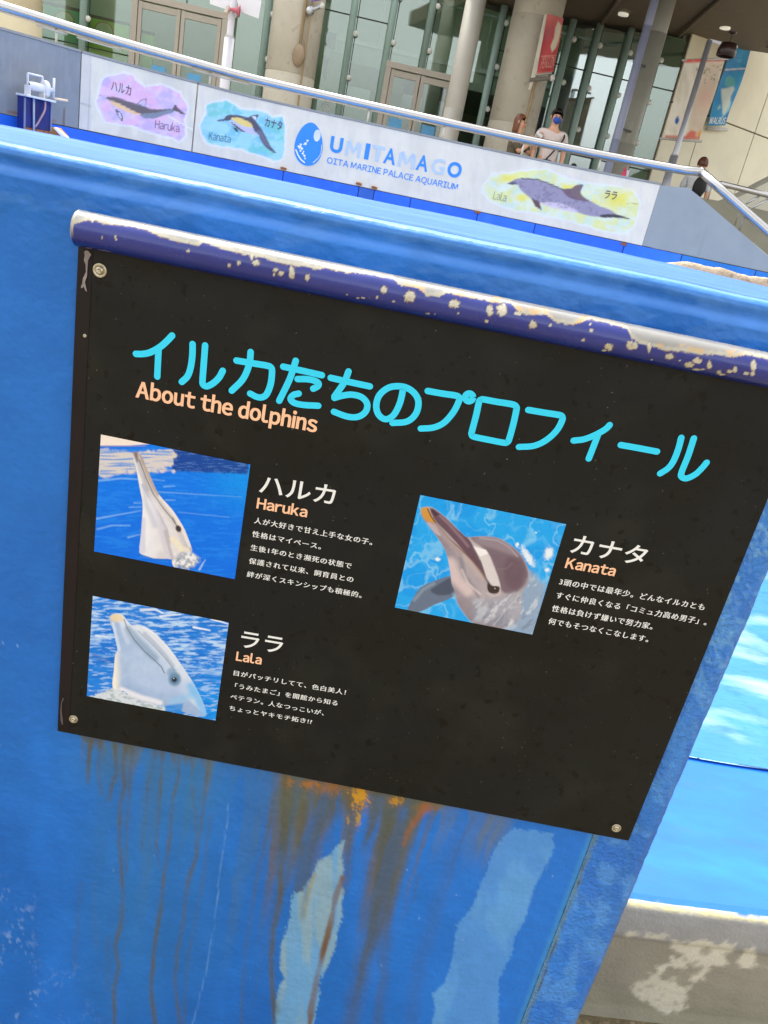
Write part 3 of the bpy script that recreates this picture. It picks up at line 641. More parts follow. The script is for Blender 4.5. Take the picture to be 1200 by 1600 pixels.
# laminated strip down the left edge
U_, Z_, a, b = bgrid(BL + .0005, BL + .0185, BT - .001, BB + .001, .006)
mk('edge_strip', BPR.W(U_, Z_, .0006), grid_faces(a, b), mat('strip_plum', S(26, 19, 22), .42, spec=.25, var=.2, vs_=12, bump=.05, bs=40), board, True)
def photo(name, TLp, BRp, fn, label):
    u0, z0 = BP.uz(*TLp); u1, z1 = BP.uz(*BRp)
    U_, Z_, a, b = bgrid(float(u0), float(u1), float(z0), float(z1), .00095)
    P = BPR.W(U_, Z_, .0007); px, py = toPx(P); pt = Paint(px, py, S(20, 120, 235)); pt.sp = True; fn(pt)
    o = mk(name, P, grid_faces(a, b), mat('photo_print', None, .38, attr='paint', var=.03, vs_=160, spec=.12), board, True, pt.c)
    o['label'] = label
def haruka(p):
    X, Y = p.x, p.y; z = lambda t: Z(t, 130, 660, 4.2857)
    v = (Y - (680 + (X - 157) * .19)) / 185.0
    p.lay(.7 * sstep(.15, .95, v), S(20, 108, 228)); p.lay(.8 * sstep(.55, .15, v) * sstep(290, 380, X), S(20, 150, 240))
    p.lay(.5 * sstep(.5, .7, fbm(X * .05, Y * .3, 3)), S(40, 140, 240)); p.lay(.25 * sstep(.5, .7, fbm(X * .3, Y * .5, 4)), S(14, 96, 215))
    p.poly(z([(590, 160), (1110, 265), (1100, 345), (600, 325)]), S(28, 62, 140), .9, 2, 2)
    p.poly(z([(590, 160), (1110, 265), (1100, 345), (600, 325)]), S(90, 130, 200), .6 * sstep(.55, .65, fbm(X * .08, Y * .8, 5)), 2)
    p.poly(z([(110, 185), (330, 200), (595, 185), (600, 290), (560, 300), (610, 330), (400, 330), (250, 345), (110, 355)]), S(226, 214, 196), .85, 2.5, 6, .12, 6)
    p.poly(z([(110, 185), (600, 185), (600, 340), (110, 355)]), S(70, 140, 224), .8 * sstep(.50, .68, fbm(X * .03, Y * .45, 7)), 3)
    p.poly(z([(110, 75), (450, 145), (300, 155), (110, 155)]), S(240, 226, 214), 1, .8)
    p.line(z([(110, 160), (420, 158)]), 1, S(190, 140, 90), .7)
    for pts, w in (([(100, 390), (250, 375), (380, 382)], 4), ([(400, 375), (540, 390)], 3), ([(95, 645), (230, 620), (390, 592)], 3), ([(100, 715), (200, 690), (320, 690)], 3), ([(300, 770), (380, 750)], 3), ([(540, 430), (610, 425)], 2.5), ([(550, 520), (612, 520)], 2.5), ([(340, 540), (395, 538)], 1.5), ([(310, 568), (395, 566)], 1.5), ([(500, 465), (750, 480), (1060, 500)], 1.3), ([(640, 600), (980, 635)], 1)):
        p.line(z(pts), w * .8, S(150, 200, 245), .6, 1.6, w * .35, 3, 8)
    body = z([(332, 215), (340, 198), (355, 195), (368, 202), (395, 230), (420, 295), (455, 375), (490, 455), (520, 500), (565, 550), (600, 590), (640, 650), (675, 710), (700, 770), (722, 830), (728, 860), (700, 900), (660, 930), (620, 975), (598, 950), (585, 915), (500, 915), (430, 905), (378, 870), (388, 750), (396, 640), (398, 540), (385, 470), (370, 390), (355, 310), (340, 260)])
    p.poly(body, S(222, 216, 218), 1, .7)
    modelled(p, body, 14, (-.9, -.3), S(150, 146, 160), S(246, 244, 240), .75, .3); p.mask = inside(p, body)
    sh = lambda pts, w, c, a, w2=None, so=2.2: p.line(z(pts), w, c, a, so, w2)
    sh([(345, 205), (385, 330), (430, 450)], 7, S(165, 168, 178), .6, 6); sh([(350, 200), (362, 260)], 8, S(120, 98, 88), .85, 3)
    sh([(385, 215), (430, 330), (480, 440), (540, 530)], 6, S(168, 146, 132), .8, 5); sh([(375, 250), (420, 370), (470, 480), (540, 580), (600, 650), (630, 700)], 1.6, S(70, 66, 70), .75, 1.6, .7)
    sh([(400, 420), (450, 520), (520, 640), (560, 720), (580, 800)], 4, S(160, 165, 190), .7, 3); sh([(450, 560), (520, 700), (560, 850), (590, 900)], 12, S(205, 200, 215), .7, 10)
    sh([(420, 300), (470, 420), (540, 540), (620, 640), (680, 760)], 9, S(196, 176, 160), .5, 7, 3); sh([(440, 560), (430, 700), (440, 860)], 26, S(232, 232, 240), .6, 30, 10); sh([(400, 420), (425, 560), (480, 690)], 5, S(178, 184, 206), .5, 8, 3)
    sh([(400, 650), (395, 860)], 8, S(200, 202, 222), .7, 10); sh([(520, 500), (600, 600), (660, 700), (715, 820)], 8, S(236, 232, 228), .8, 7); sh([(600, 780), (660, 850), (700, 860)], 10, S(236, 226, 200), .8, 8)
    sh([(550, 730), (575, 830), (600, 920)], 5, S(170, 160, 160), .6, 4)
    p.blob(130 + 638 / 4.2857, 660 + 712 / 4.2857, 4.2, 5.6, S(48, 36, 40), .95, .3, 0, .2, 5, -.5); sh([(615, 670), (600, 640)], 2, S(90, 80, 85), .7)
    p.mask = None
    p.blob(130 + 690 / 4.2857, 660 + 925 / 4.2857, 17, 13, S(170, 176, 186), 1, .25, .35, .2, 9)
    m = sstep(1.2, .8, np.hypot((X - 291) / 17, (Y - 876) / 14)); p.lay(m * sstep(.45, .65, fbm(X * .22, Y * .22, 10)), S(232, 232, 236)); p.lay(m * .5 * sstep(.56, .7, fbm(X * .25, Y * .25, 11)), S(110, 120, 140))
    p.line(z([(378, 885), (470, 915), (590, 922)]), 2.4, S(30, 110, 210), .9); p.line(z([(780, 985), (820, 920)]), 3, S(190, 220, 240), .6, 1, 1, 2, 8)
def lala(p):
    X, Y = p.x, p.y; z = lambda t: Z(t, 130, 920, 5.0)
    p.c[:] = S(38, 128, 222); v = (Y - (931 + (X - 145) * .18)) / 158.0
    p.lay(.8 * sstep(.35, .95, v) * sstep(260, 330, X), S(24, 150, 240))
    st_ = fbm(X * .05 + Y * .02, Y * .28, 14); s2 = fbm(X * .08, Y * .45, 15)
    p.lay(.85 * sstep(.50, .70, st_) * sstep(.75, .35, v), S(190, 218, 246)); p.lay(.5 * sstep(.42, .32, st_), S(24, 100, 200)); p.lay(.6 * sstep(.54, .72, s2), S(190, 216, 246)); p.lay(.3 * sstep(.4, .3, s2), S(28, 112, 210))
    for pts, w in (([(450, 165), (560, 160), (620, 190)], 5), ([(860, 300), (990, 325)], 4), ([(1000, 235), (1130, 275)], 3), ([(100, 365), (190, 378)], 3), ([(600, 215), (760, 200)], 3)): p.line(z(pts), w, S(235, 242, 250), .85, 1.2, w * .5, 2, 4)
    p.line(z([(80, 520), (160, 555), (240, 560)]), 9, S(18, 90, 180), .5, 4)
    body = z([(205, 230), (222, 202), (262, 193), (305, 203), (335, 235), (370, 278), (400, 285), (430, 282), (490, 300), (550, 340), (610, 400), (680, 470), (740, 555), (800, 640), (860, 735), (920, 850), (960, 965), (930, 1000), (780, 960), (700, 915), (620, 915), (500, 900), (380, 850), (320, 800), (232, 775), (240, 640), (250, 520), (268, 480), (252, 400), (232, 310), (215, 280)])
    p.poly(body, S(176, 196, 226), 1, .7)
    modelled(p, body, 26, (.5, -.7), S(132, 160, 204), S(232, 236, 242), .7, .5); p.mask = inside(p, body)
    sh = lambda pts, w, c, a, w2=None, so=2.6: p.line(z(pts), w, c, a, so, w2)
    sh([(240, 500), (244, 640), (240, 790)], 10, S(248, 238, 218), .95, 14, 8); sh([(300, 790), (450, 850), (600, 890)], 9, S(240, 236, 240), .8, 8, 3)
    p.blob(130 + 262 / 5, 920 + 228 / 5, 11, 6.5, S(232, 206, 166), .9, .4, 0, .2, 5, .15); sh([(232, 270), (262, 400), (280, 470)], 5, S(214, 226, 244), .8, 5)
    sh([(350, 320), (420, 400), (500, 480), (560, 540)], 13, S(132, 158, 186), .65, 12, 4); sh([(400, 290), (480, 320), (560, 380), (660, 480), (740, 590)], 10, S(222, 226, 236), .7, 9, 3)
    sh([(480, 350), (560, 430), (640, 520), (700, 600)], 6, S(176, 186, 206), .8, 6, 2); sh([(430, 330), (560, 455), (650, 550), (715, 640)], 1.4, S(112, 126, 150), .55, 1.8, 1.2)
    sh([(320, 240), (345, 310), (400, 400), (480, 490), (560, 560), (610, 610), (634, 658)], 1.5, S(96, 106, 126), .8, 1.8, .7)
    sh([(420, 700), (620, 760), (800, 780)], 20, S(178, 196, 230), .5, 20, 8); sh([(700, 880), (800, 850), (880, 800)], 12, S(150, 196, 236), .7, 12, 5); sh([(840, 760), (900, 860), (950, 960)], 12, S(120, 186, 238), .8, 14, 5)
    p.blob(130 + 715 / 5, 920 + 705 / 5, 9.5, 10.5, S(86, 128, 160), .9, .35, 0, .2, 5); p.blob(130 + 690 / 5, 920 + 650 / 5, 7, 7, S(110, 150, 186), .7, .5); p.blob(130 + 712 / 5, 920 + 710 / 5, 4.2, 4.0, S(40, 44, 56), .95, .3); p.blob(130 + 708 / 5, 920 + 700 / 5, 1, 1, S(200, 215, 230), .9, .4)
    p.mask = None
    p.poly(z([(30, 850), (110, 825), (230, 780), (320, 808), (430, 870), (560, 905), (630, 925), (610, 960), (300, 905), (30, 860)]), S(214, 220, 224), .95, 1.5, 3, .3, 16)
    m = poly_sd(X, Y, z([(30, 850), (110, 825), (230, 780), (430, 870), (630, 925), (610, 960), (30, 860)])); p.lay(.7 * sstep(1, -2, m) * sstep(.5, .62, fbm(X * .2, Y * .4, 17)), S(150, 170, 176))
    p.line(z([(470, 300), (560, 350), (640, 430), (700, 520)]), 2.2, S(244, 244, 246), .6, 1.6, 1.4); p.line(z([(290, 250), (310, 330), (350, 420)]), 4, S(206, 218, 238), .6, 3, 6)
    p.poly(z([(640, 912), (780, 895), (770, 965), (640, 948)]), S(56, 140, 220), .85, 2)
def kanata(p):
    X, Y = p.x, p.y; z = lambda t: Z(t, 610, 760, 4.2857)
    p.c[:] = S(40, 164, 238); p.lay(.6 * sstep(.45, .65, fbm(X * .02, Y * .03, 20)), S(24, 146, 232))
    wx = X + (fbm(X * .05, Y * .05, 21) - .5) * 26; wy = Y + (fbm(X * .05 + 9, Y * .05, 22) - .5) * 26
    rd = np.abs(fbm(wx * .035, wy * .035, 23, 2) - .5); p.lay(.38 * sstep(.07, .0, rd), S(170, 225, 245)); rd = np.abs(fbm(wx * .06 + 7, wy * .06, 24, 2) - .5); p.lay(.16 * sstep(.08, .0, rd), S(150, 220, 245))
    for cx, cy, rx, ry, ro in ((920, 470, 5, 18, -.6), (1060, 450, 6, 9, .3), (850, 390, 3, 3, 0), (1050, 560, 4, 3, 0), (975, 310, 1.5, 1.5, 0), (320, 488, 3.5, 3, 0)): p.blob(610 + cx / 4.2857, 760 + cy / 4.2857, rx, ry, S(236, 242, 244), .9, .5, .6, .3, 5, ro)
    p.poly(z([(402, 600), (290, 635), (210, 672), (160, 735), (110, 840), (185, 845), (300, 790), (400, 750), (438, 705), (415, 640)]), S(104, 116, 138), 1, .8)
    p.poly(z([(400, 612), (300, 670), (270, 700), (330, 730), (430, 710), (410, 650)]), S(70, 76, 96), .8, 2); p.line(z([(160, 760), (220, 690), (290, 650)]), 5, S(140, 154, 172), .7, 2)
    p.poly(z([(880, 560), (930, 560), (1000, 640), (1042, 650), (1000, 860), (950, 1000), (780, 960), (560, 915), (510, 870), (450, 780), (430, 700), (600, 650)]), S(146, 168, 196), .85, 4, 3, .2, 28)
    head = z([(203, 160), (215, 142), (245, 136), (285, 142), (330, 175), (390, 225), (450, 285), (500, 333), (530, 340), (620, 334), (720, 345), (800, 390), (860, 440), (905, 510), (930, 580), (925, 650), (880, 720), (860, 900), (700, 960), (560, 915), (510, 870), (450, 780), (430, 700), (410, 650), (400, 560), (375, 450), (340, 380), (290, 310), (245, 250), (212, 205)])
    p.poly(head, S(172, 160, 166), 1, .9); modelled(p, head, 26, (.4, -.8), S(110, 98, 112), S(214, 204, 204), .7, .4); p.mask = inside(p, head)
    p.poly(z([(530, 345), (620, 336), (720, 347), (800, 392), (860, 442), (905, 515), (926, 600), (900, 660), (820, 720), (745, 700), (715, 600), (690, 520), (640, 430)]), S(112, 92, 104), .9, 3)
    p.poly(z([(560, 345), (700, 350), (800, 400), (860, 470), (700, 420), (600, 390)]), S(156, 142, 150), .6, 4); p.poly(z([(780, 480), (880, 500), (900, 600), (840, 690), (770, 640)]), S(98, 74, 84), .5, 6)
    p.poly(z([(540, 398), (600, 410), (655, 450), (690, 530), (725, 620), (735, 690), (670, 650), (620, 570), (570, 470)]), S(214, 206, 206), .95, 1.5); p.poly(z([(545, 402), (640, 425), (655, 450), (600, 470)]), S(240, 236, 236), .9, 1.2)
    p.poly(z([(270, 150), (330, 178), (390, 228), (450, 288), (520, 345), (560, 410), (600, 490), (625, 560), (632, 612), (560, 520), (470, 410), (380, 310), (310, 240), (275, 185)]), S(92, 62, 78), .92, 1.6)
    p.line(z([(300, 165), (390, 250), (470, 340), (520, 400)]), 4, S(160, 128, 142), .6, 2.2, 4); p.poly(z([(258, 140), (290, 146), (335, 190), (300, 200)]), S(52, 30, 44), .7, 2)
    p.poly(z([(203, 160), (215, 142), (245, 138), (262, 165), (290, 225), (300, 245), (262, 240), (225, 215)]), S(206, 148, 62), .95, 1.4); p.poly(z([(245, 250), (262, 240), (300, 270), (340, 330), (300, 315)]), S(190, 176, 190), .8, 1.5)
    p.line(z([(330, 290), (400, 380), (470, 450)]), 5, S(112, 98, 116), .75, 2, 6); p.line(z([(250, 150), (272, 200), (320, 270), (380, 340), (450, 400), (540, 490), (600, 560), (628, 615)]), 2.2, S(120, 78, 44), .95, .8, 2)
    p.line(z([(300, 260), (420, 400), (540, 520), (620, 620)]), 7, S(188, 170, 166), .6, 3, 9); p.line(z([(400, 520), (440, 620), (520, 700)]), 20, S(214, 194, 194), .85, 6, 16); p.line(z([(470, 480), (500, 600), (560, 680), (590, 740)]), 5, S(120, 118, 134), .6, 3, 5)
    p.poly(z([(652, 640), (680, 665), (722, 668), (735, 690), (715, 715), (672, 715), (650, 690)]), S(52, 38, 34), .95, 1); p.line(z([(600, 500), (640, 620), (660, 650)]), 3, S(96, 82, 90), .8, 1.5, 3); p.line(z([(735, 690), (730, 725), (690, 735), (645, 715)]), 2, S(206, 190, 186), .8, 1)
    p.mask = None
    m = sstep(6, -10, poly_sd(X, Y, z([(540, 760), (700, 740), (880, 700), (950, 560), (1040, 680), (960, 1000), (780, 960), (540, 900)])))
    p.lay(m * .5, S(150, 160, 178)); p.lay(m * .55 * sstep(.5, .72, fbm(X * .08 + Y * .04, Y * .06, 25)), S(200, 206, 214)); p.lay(m * .45 * sstep(.58, .7, fbm(X * .14 + Y * .10, Y * .06 - X * .04, 26)), S(226, 228, 232)); p.lay(m * .45 * sstep(.56, .7, fbm(X * .12 + Y * .1, Y * .05 - X * .04, 27)), S(112, 118, 134))
    p.line(z([(600, 345), (720, 362), (800, 410), (850, 470)]), 2, S(196, 182, 190), .6, 1.8, 1.2); p.line(z([(480, 560), (520, 650), (600, 720)]), 3, S(226, 210, 210), .6, 2, 3); p.blob(610 + 700 / 4.2857, 760 + 683 / 4.2857, .9, .9, S(210, 205, 200), .9, .4)
    p.line(z([(860, 730), (800, 800), (690, 930)]), 1.2, S(205, 212, 218), .6, 1.0); p.line(z([(720, 555), (780, 550), (815, 515)]), 1.0, S(150, 126, 134), .5, 1.2)
def inside(p, body, soft=.8):
    k = len(body); q = spline([body[-1]] + list(body) + [body[0], body[1]], 3)
    return sstep(soft, -soft, poly_sd(p.x, p.y, [tuple(v) for v in q[3:3 + 3 * k]]))
def modelled(p, body, w, light, lo, hi, a=.6, bumpy=.0):
    """shading as printed in the photograph: brightness from the body's rounded form"""
    k_ = len(body); sm_ = spline([body[-1]] + list(body) + [body[0], body[1]], 3); body = [tuple(v) for v in sm_[3:3 + 3 * k_]]
    d0 = -poly_sd(p.x, p.y, body); e = 2.4; dx = (-poly_sd(p.x + e, p.y, body) - d0) / e; dy = (-poly_sd(p.x, p.y + e, body) - d0) / e
    t = np.clip(d0 / w, 0, 1); k = np.sqrt(1 - t); s_ = -(dx * light[0] + dy * light[1]) * k + (fbm(p.x * .12, p.y * .12, 77) - .5) * bumpy
    m = sstep(-.5, 1.2, d0); p.lay(a * m * np.clip(s_, 0, 1), hi); p.lay(a * m * np.clip(-s_, 0, 1), lo)
photo('photo_print', (157.5, 679), (366.8, 905), haruka, 'photograph of a dolphin pointing its slim beak straight up')
photo('photo_print', (145, 931), (336.6, 1126), lala, 'photograph of a pale dolphin head seen from the side')
photo('photo_print', (656.7, 773.3), (831.7, 991.5), kanata, 'photograph of a grey dolphin with a brown beak and a flipper')
# title in rounded strokes
cy_m = mat('title_cyan', S(60, 214, 250), .4, var=.02, spec=.15)
A = lambda pts: Z(pts, 180, 500, 2.4); B6 = lambda pts: Z(pts, 400, 340, 3.0); Bb = lambda pts: Z(pts, 640, 560, 2.4)
glyphs = [[A([(78, 127), (105, 127), (135, 120), (170, 100), (195, 78), (214, 58)]), A([(163, 112), (161, 150), (158, 212)])],
          [A([(291, 90), (290, 130), (284, 175), (272, 210), (250, 232)]), A([(338, 95), (333, 160), (328, 225), (330, 242), (345, 248), (370, 235), (390, 215), (404, 190)])],
          [A([(455, 152), (520, 163), (568, 171), (584, 178), (588, 195), (583, 240), (568, 278), (550, 290), (530, 288), (506, 276)]), A([(508, 120), (503, 165), (480, 220), (437, 265)])],
          [A([(630, 175), (700, 190), (775, 207)]), A([(677, 153), (655, 220), (615, 303)]), B6([(195, 757), (235, 757), (270, 763), (292, 775), (290, 790), (268, 802)]), B6([(200, 825), (175, 832), (162, 850), (178, 868), (220, 878), (292, 882)])],
          [A([(808, 217), (880, 233), (955, 249)]), A([(875, 193), (858, 235), (822, 287)]), A([(822, 292), (855, 283), (890, 280), (925, 290), (945, 315), (938, 345), (910, 363), (870, 362), (820, 344)])],
          [A([(1080, 258), (1068, 310), (1045, 355), (1015, 372), (988, 355), (979, 320), (992, 280), (1030, 252), (1080, 250), (1118, 270), (1137, 305), (1128, 350), (1095, 380), (1040, 386)])],
          [Bb([(68, 122), (125, 132), (172, 139), (186, 147), (184, 162), (165, 200), (130, 240), (90, 259), (42, 263)]), Bb([(223 + 14.5 * math.cos(t), 146 + 14.5 * math.sin(t)) for t in np.linspace(0, 2 * math.pi, 14)])],
          [Bb([(330, 163), (385, 172), (399, 181), (400, 195), (388, 250), (373, 303), (366, 314), (352, 316), (290, 304), (243, 294), (233, 286), (234, 272), (249, 215), (260, 165), (267, 155), (280, 154), (332, 163.5)])],
          [Bb([(445, 193), (510, 204), (560, 212), (572, 219), (571, 235), (550, 272), (510, 308), (465, 328), (410, 332)])],
          [Bb([(615, 308), (655, 303), (700, 285), (735, 265), (750, 250)]), Bb([(706, 288), (692, 325), (672, 376)])],
          [Bb([(792, 325), (860, 337), (928, 350)])],
          [Bb([(1019, 298), (1008, 340), (990, 385), (970, 412), (940, 432)]), Bb([(1066, 300), (1045, 365), (1020, 428), (1022, 445), (1040, 450), (1072, 435), (1098, 410), (1114, 391)])]]
hcount = 0
for gl in glyphs:
    V = []; Fc = []
    for st in gl:
        s2 = spline(st, 6); u, z = BP.uz([a[0] for a in s2], [a[1] for a in s2]); rv, rf = ribbon(list(zip(u, z)), .0084, math.hypot(u[0] - u[-1], z[0] - z[-1]) > .003)
        o0 = len(V); hcount += 1
        for v in rv: V.append(BPR.W(v[0], v[1], .0007 + .00006 * (hcount % 5)))
        Fc += [[i + o0 for i in f] for f in rf]
    mk('title_character', V, Fc, cy_m, board)
or_m = mat('lettering_peach', S(250, 196, 158), .45, var=.02, spec=.15); wh_m = mat('lettering_white', S(232, 232, 230), .45, var=.02, spec=.15)
text_on(BPR, 'About the dolphins', (180 + 75 / 2.4, 500 + 288 / 2.4), (180 + 752 / 2.4, 500 + 421 / 2.4), or_m, board, em=.0288, off=.0008, bold=.022, mode='base', name='subtitle_lettering')
def blk(lines, ox, oy, s, m=wh_m):
    for body, Lp, Rp, em, bold, mode, mm in lines:
        text_on(BPR, body, (ox + Lp[0] / s, oy + Lp[1] / s), (ox + Rp[0] / s, oy + Rp[1] / s), mm, board, em=em, off=.0008, bold=bold, mode=mode, track=1.15 if em < .012 else 1.0)
eb = .0102
blk([('ハルカ', (172, 172), (738, 262), .033, .012, 'center', wh_m), ('Haruka', (145, 355), (522, 424), .0205, .022, 'base', or_m),
     ('人が大好きで甘え上手な女の子。', (130, 447), (1015, 612), eb, .014, 'center', wh_m), ('性格はマイペース。', (115, 548), (630, 645), eb, .014, 'center', wh_m),
     ('生後1年のとき瀕死の状態で', (103, 650), (858, 790), eb, .014, 'center', wh_m), ('保護されて以来、飼育員との', (90, 750), (872, 893), eb, .014, 'center', wh_m),
     ('絆が深くスキンシップも積極的。', (75, 850), (935, 1010), eb, .014, 'center', wh_m)], 370, 720, 4.8)
blk([('カナタ', (225, 122), (705, 208), .033, .012, 'center', wh_m), ('Kanata', (175, 278), (495, 333), .0205, .022, 'base', or_m),
     ('3頭の中では最年少。どんなイルカとも', (143, 368), (1080, 535), .0112, .014, 'center', wh_m), ('すぐに仲良くなる「コミュ力高め男子」。', (122, 455), (1095, 632), .0112, .014, 'center', wh_m),
     ('性格は負けず嫌いで努力家。', (95, 540), (745, 660), .0112, .014, 'center', wh_m), ('何でもそつなくこなします。', (72, 622), (718, 742), .0112, .014, 'center', wh_m)], 840, 820, 4.138)
blk([('ララ', (183, 190), (510, 245), .034, .012, 'center', wh_m), ('Lala', (140, 360), (338, 392), .0205, .022, 'base', or_m),
     ('目がパッチリしてて、色白美人！', (125, 458), (1000, 610), eb, .014, 'center', wh_m), ('「うみたまご」を開館から知る', (135, 558), (935, 695), eb, .014, 'center', wh_m),
     ('ベテラン。人なつっこいが、', (100, 642), (830, 772), eb, .014, 'center', wh_m), ('ちょっとヤキモチ妬き!?', (92, 732), (735, 840), eb, .014, 'center', wh_m)], 340, 960, 5.0)
# screws with washers
def lathe(profile, n, c, ax, e1, e2):
    V = []; Fc = []
    for (r_, h) in profile:
        for k in range(n):
            q_ = 2 * math.pi * k / n; V.append(c + ax * h + e1 * r_ * math.cos(q_) + e2 * r_ * math.sin(q_))
    for j in range(len(profile) - 1):
        for k in range(n): Fc.append([j * n + k, j * n + (k + 1) % n, (j + 1) * n + (k + 1) % n, (j + 1) * n + k])
    Fc.append([(len(profile) - 1) * n + k for k in range(n)]); return V, Fc
nn_ = -BP.n; e1_ = BP.e; e2_ = np.array([0, 0, 1.0])
st_m = mat('screw_steel', S(190, 182, 160), .32, metal=.8, var=.25, vs_=300, bump=.1, bs=400, spots=[(220, .55, .7, S(110, 80, 50), .7, 1.)])
for (sx, sy, rr) in ((156, 422.5, .0088), (115, 1123.5, .0070), (963, 1294, .0076), (1236, 646, .0086)):
    u, z = BP.uz(sx, sy); c = BPR.W(u, z, 0.0)
    V, Fc = lathe([(rr, .0), (rr, .0011), (rr * .93, .0015), (rr * .70, .0013), (rr * .62, .0007)], 28, c, nn_, e1_, e2_)
    w_ = mk('washer', V, Fc, st_m, board, True)
    V, Fc = lathe([(rr * .60, .0007), (rr * .60, .0016), (rr * .50, .0027), (rr * .34, .0033), (rr * .24, .0033), (rr * .20, .0014), (rr * .001, .0012)], 24, c, nn_, e1_, e2_)
    mk('screw_head', V, Fc, st_m, w_, True)
u, z = BP.uz(133, 524.5); V, Fc = lathe([(.0024, 0), (.0024, .001), (.0018, .0016), (.0008, .0012), (.0001, .0013)], 18, BPR.W(u, z, .0006), nn_, e1_, e2_); mk('rivet', V, Fc, st_m, board, True)
sl_m = mat('sealant_grey', S(138, 128, 126), .35, var=.25, vs_=90, bump=.3, bs=150)
def smear(pts, h, m=sl_m):
    u, z = BP.uz([a for a, b in pts], [b for a, b in pts]); n = len(u); bm = bmesh.new()
    vs_ = [bm.verts.new(BPR.W(a, b, .0007)) for a, b in zip(u, z)]; f = bm.faces.new(vs_)
    r_ = bmesh.ops.inset_region(bm, faces=[f], thickness=.0009, depth=0)
    for v in f.verts: v.co += Vector(nn_ * h)
    V = [tuple(v.co) for v in bm.verts]; bm.verts.index_update(); Fc = [[v.index for v in ff.verts] for ff in bm.faces]; bm.free()
    mk('sealant_smear', V, Fc, m, board, True)
smear(Z([(290, 115), (315, 98), (345, 105), (388, 158), (370, 185), (345, 235), (335, 330), (328, 450), (300, 540), (328, 672), (305, 655), (280, 598), (268, 618), (245, 622), (245, 595), (262, 555), (270, 490), (312, 400), (308, 300), (285, 232), (295, 170)], 100, 380, 8.89), .0014)
smear(Z([(170, 0), (215, 0), (150, 150), (140, 400), (180, 700), (180, 830), (140, 820), (105, 700), (95, 400), (120, 150)], 90, 1090, 20), .0008, mat('sealant_dark', S(84, 74, 80), .4))

# =================================================================== curved mural wall across the pool
WX = [-5.6, -4.6, -3.9, -3.35, -2.7, -2.1, -.72, .3, 1.44, 2.2, 3.2, 4.4]
WY = [4.9, 6.3, 7.2, 8.0, 8.62, 9.05, 9.32, 9.43, 9.4, 9.22, 8.85, 8.2]
cv = np.array(spline(list(zip(WX, WY)), 8)); cs = np.concatenate([[0], np.cumsum(np.hypot(*np.diff(cv, axis=0).T))])
tg = np.gradient(cv, axis=0); tg /= np.linalg.norm(tg, axis=1)[:, None]; cn = np.stack([tg[:, 1], -tg[:, 0]], 1)   # towards the camera
class Curve:
    """the mural wall's face: s along it, off towards the camera"""
    def W(k, s, z, off=0.0):
        s = np.asarray(s, float)
        x = np.interp(s, cs, cv[:, 0]) + np.interp(s, cs, cn[:, 0]) * off; y = np.interp(s, cs, cv[:, 1]) + np.interp(s, cs, cn[:, 1]) * off
        return np.stack([x, y, np.zeros_like(x) + z], -1)
    def uz(k, px, py, off=0.0):
        px = np.atleast_1d(np.asarray(px, float)); py = np.atleast_1d(np.asarray(py, float)); d = rays(px, py)
        A_ = np.stack([cv[:, 0] + cn[:, 0] * off, cv[:, 1] + cn[:, 1] * off], 1)
        su = []; zu = []
        for i in range(len(px)):
            cr_ = A_[:, 0] * d[i, 1] - A_[:, 1] * d[i, 0]
            j = np.where(np.sign(cr_[:-1]) != np.sign(cr_[1:]))[0][0]; t = cr_[j] / (cr_[j] - cr_[j + 1])
            p_ = A_[j] * (1 - t) + A_[j + 1] * t; k_ = np.hypot(*p_) / np.hypot(d[i, 0], d[i, 1])
            su.append(cs[j] * (1 - t) + cs[j + 1] * t); zu.append(d[i, 2] * k_ + CAM_Z)
        su = np.array(su); zu = np.array(zu)
        return (su, zu) if len(su) > 1 else (float(su[0]), float(zu[0]))
CW = Curve()
ZB, ZT = CAM_Z - .052, CAM_Z + .567
mural_wall = thing('mural_wall', CW.W(cs[len(cs) // 2], ZB, 0), 'long curved pale parapet wall with painted dolphins and blue aquarium lettering', 'wall')
conc_m = mat('mural_paint', None, .75, attr='paint', var=.05, vs_=5, bump=.12, bs=60)
TH = .14
def wall_panel(name, s0, s1, fn, topz=None, base=(230, 223, 206), step=.011, off=0.0):
    ns = max(3, int((s1 - s0) / step)); nz = max(3, int(.62 / step)); a = np.linspace(s0, s1, ns)
    tz = np.full(ns, ZT) if topz is None else np.array([topz(v) for v in a])
    S_ = np.repeat(a, nz); q_ = np.tile(np.linspace(0, 1, nz), ns); Z_ = ZB + (np.repeat(tz, nz) - ZB) * q_
    P = CW.W(S_, Z_, off); px, py = toPx(P); p = Paint(px, py, S(*base)); p.sp = True; fn(p)
    n = len(P); f = [list(v) for v in grid_faces(ns, nz)]
    B_ = CW.W(a, ZB, off - TH); T_ = CW.W(a, tz, off - TH); V = np.vstack([P, B_, T_])      # back, top and ends
    for i in range(ns - 1):
        f += [[i * nz + nz - 1, n + ns + i, n + ns + i + 1, (i + 1) * nz + nz - 1], [n + i, n + i + 1, n + ns + i + 1, n + ns + i], [i * nz, (i + 1) * nz, n + i + 1, n + i]]
    f += [[0, n, n + ns] + [nz - 1], [(ns - 1) * nz, (ns - 1) * nz + nz - 1, n + 2 * ns - 1, n + ns - 1]]
    c = np.vstack([p.c, np.tile(S(176, 176, 172), (2 * ns, 1))])
    return mk(name, V, f, conc_m, mural_wall, False, c)
sA = CW.uz(125, 140)[0]; sB = CW.uz(305, 180)[0]; sC = CW.uz(1018, 335)[0]
def grime(p, k=1):
    p.lay(.35 * k * sstep(.5, .7, fbm(p.x * .03, p.y * .008, 101)), S(196, 190, 178)); p.lay(.2 * sstep(.5, .65, fbm(p.x * .2, p.y * .05, 102)), S(206, 204, 200))
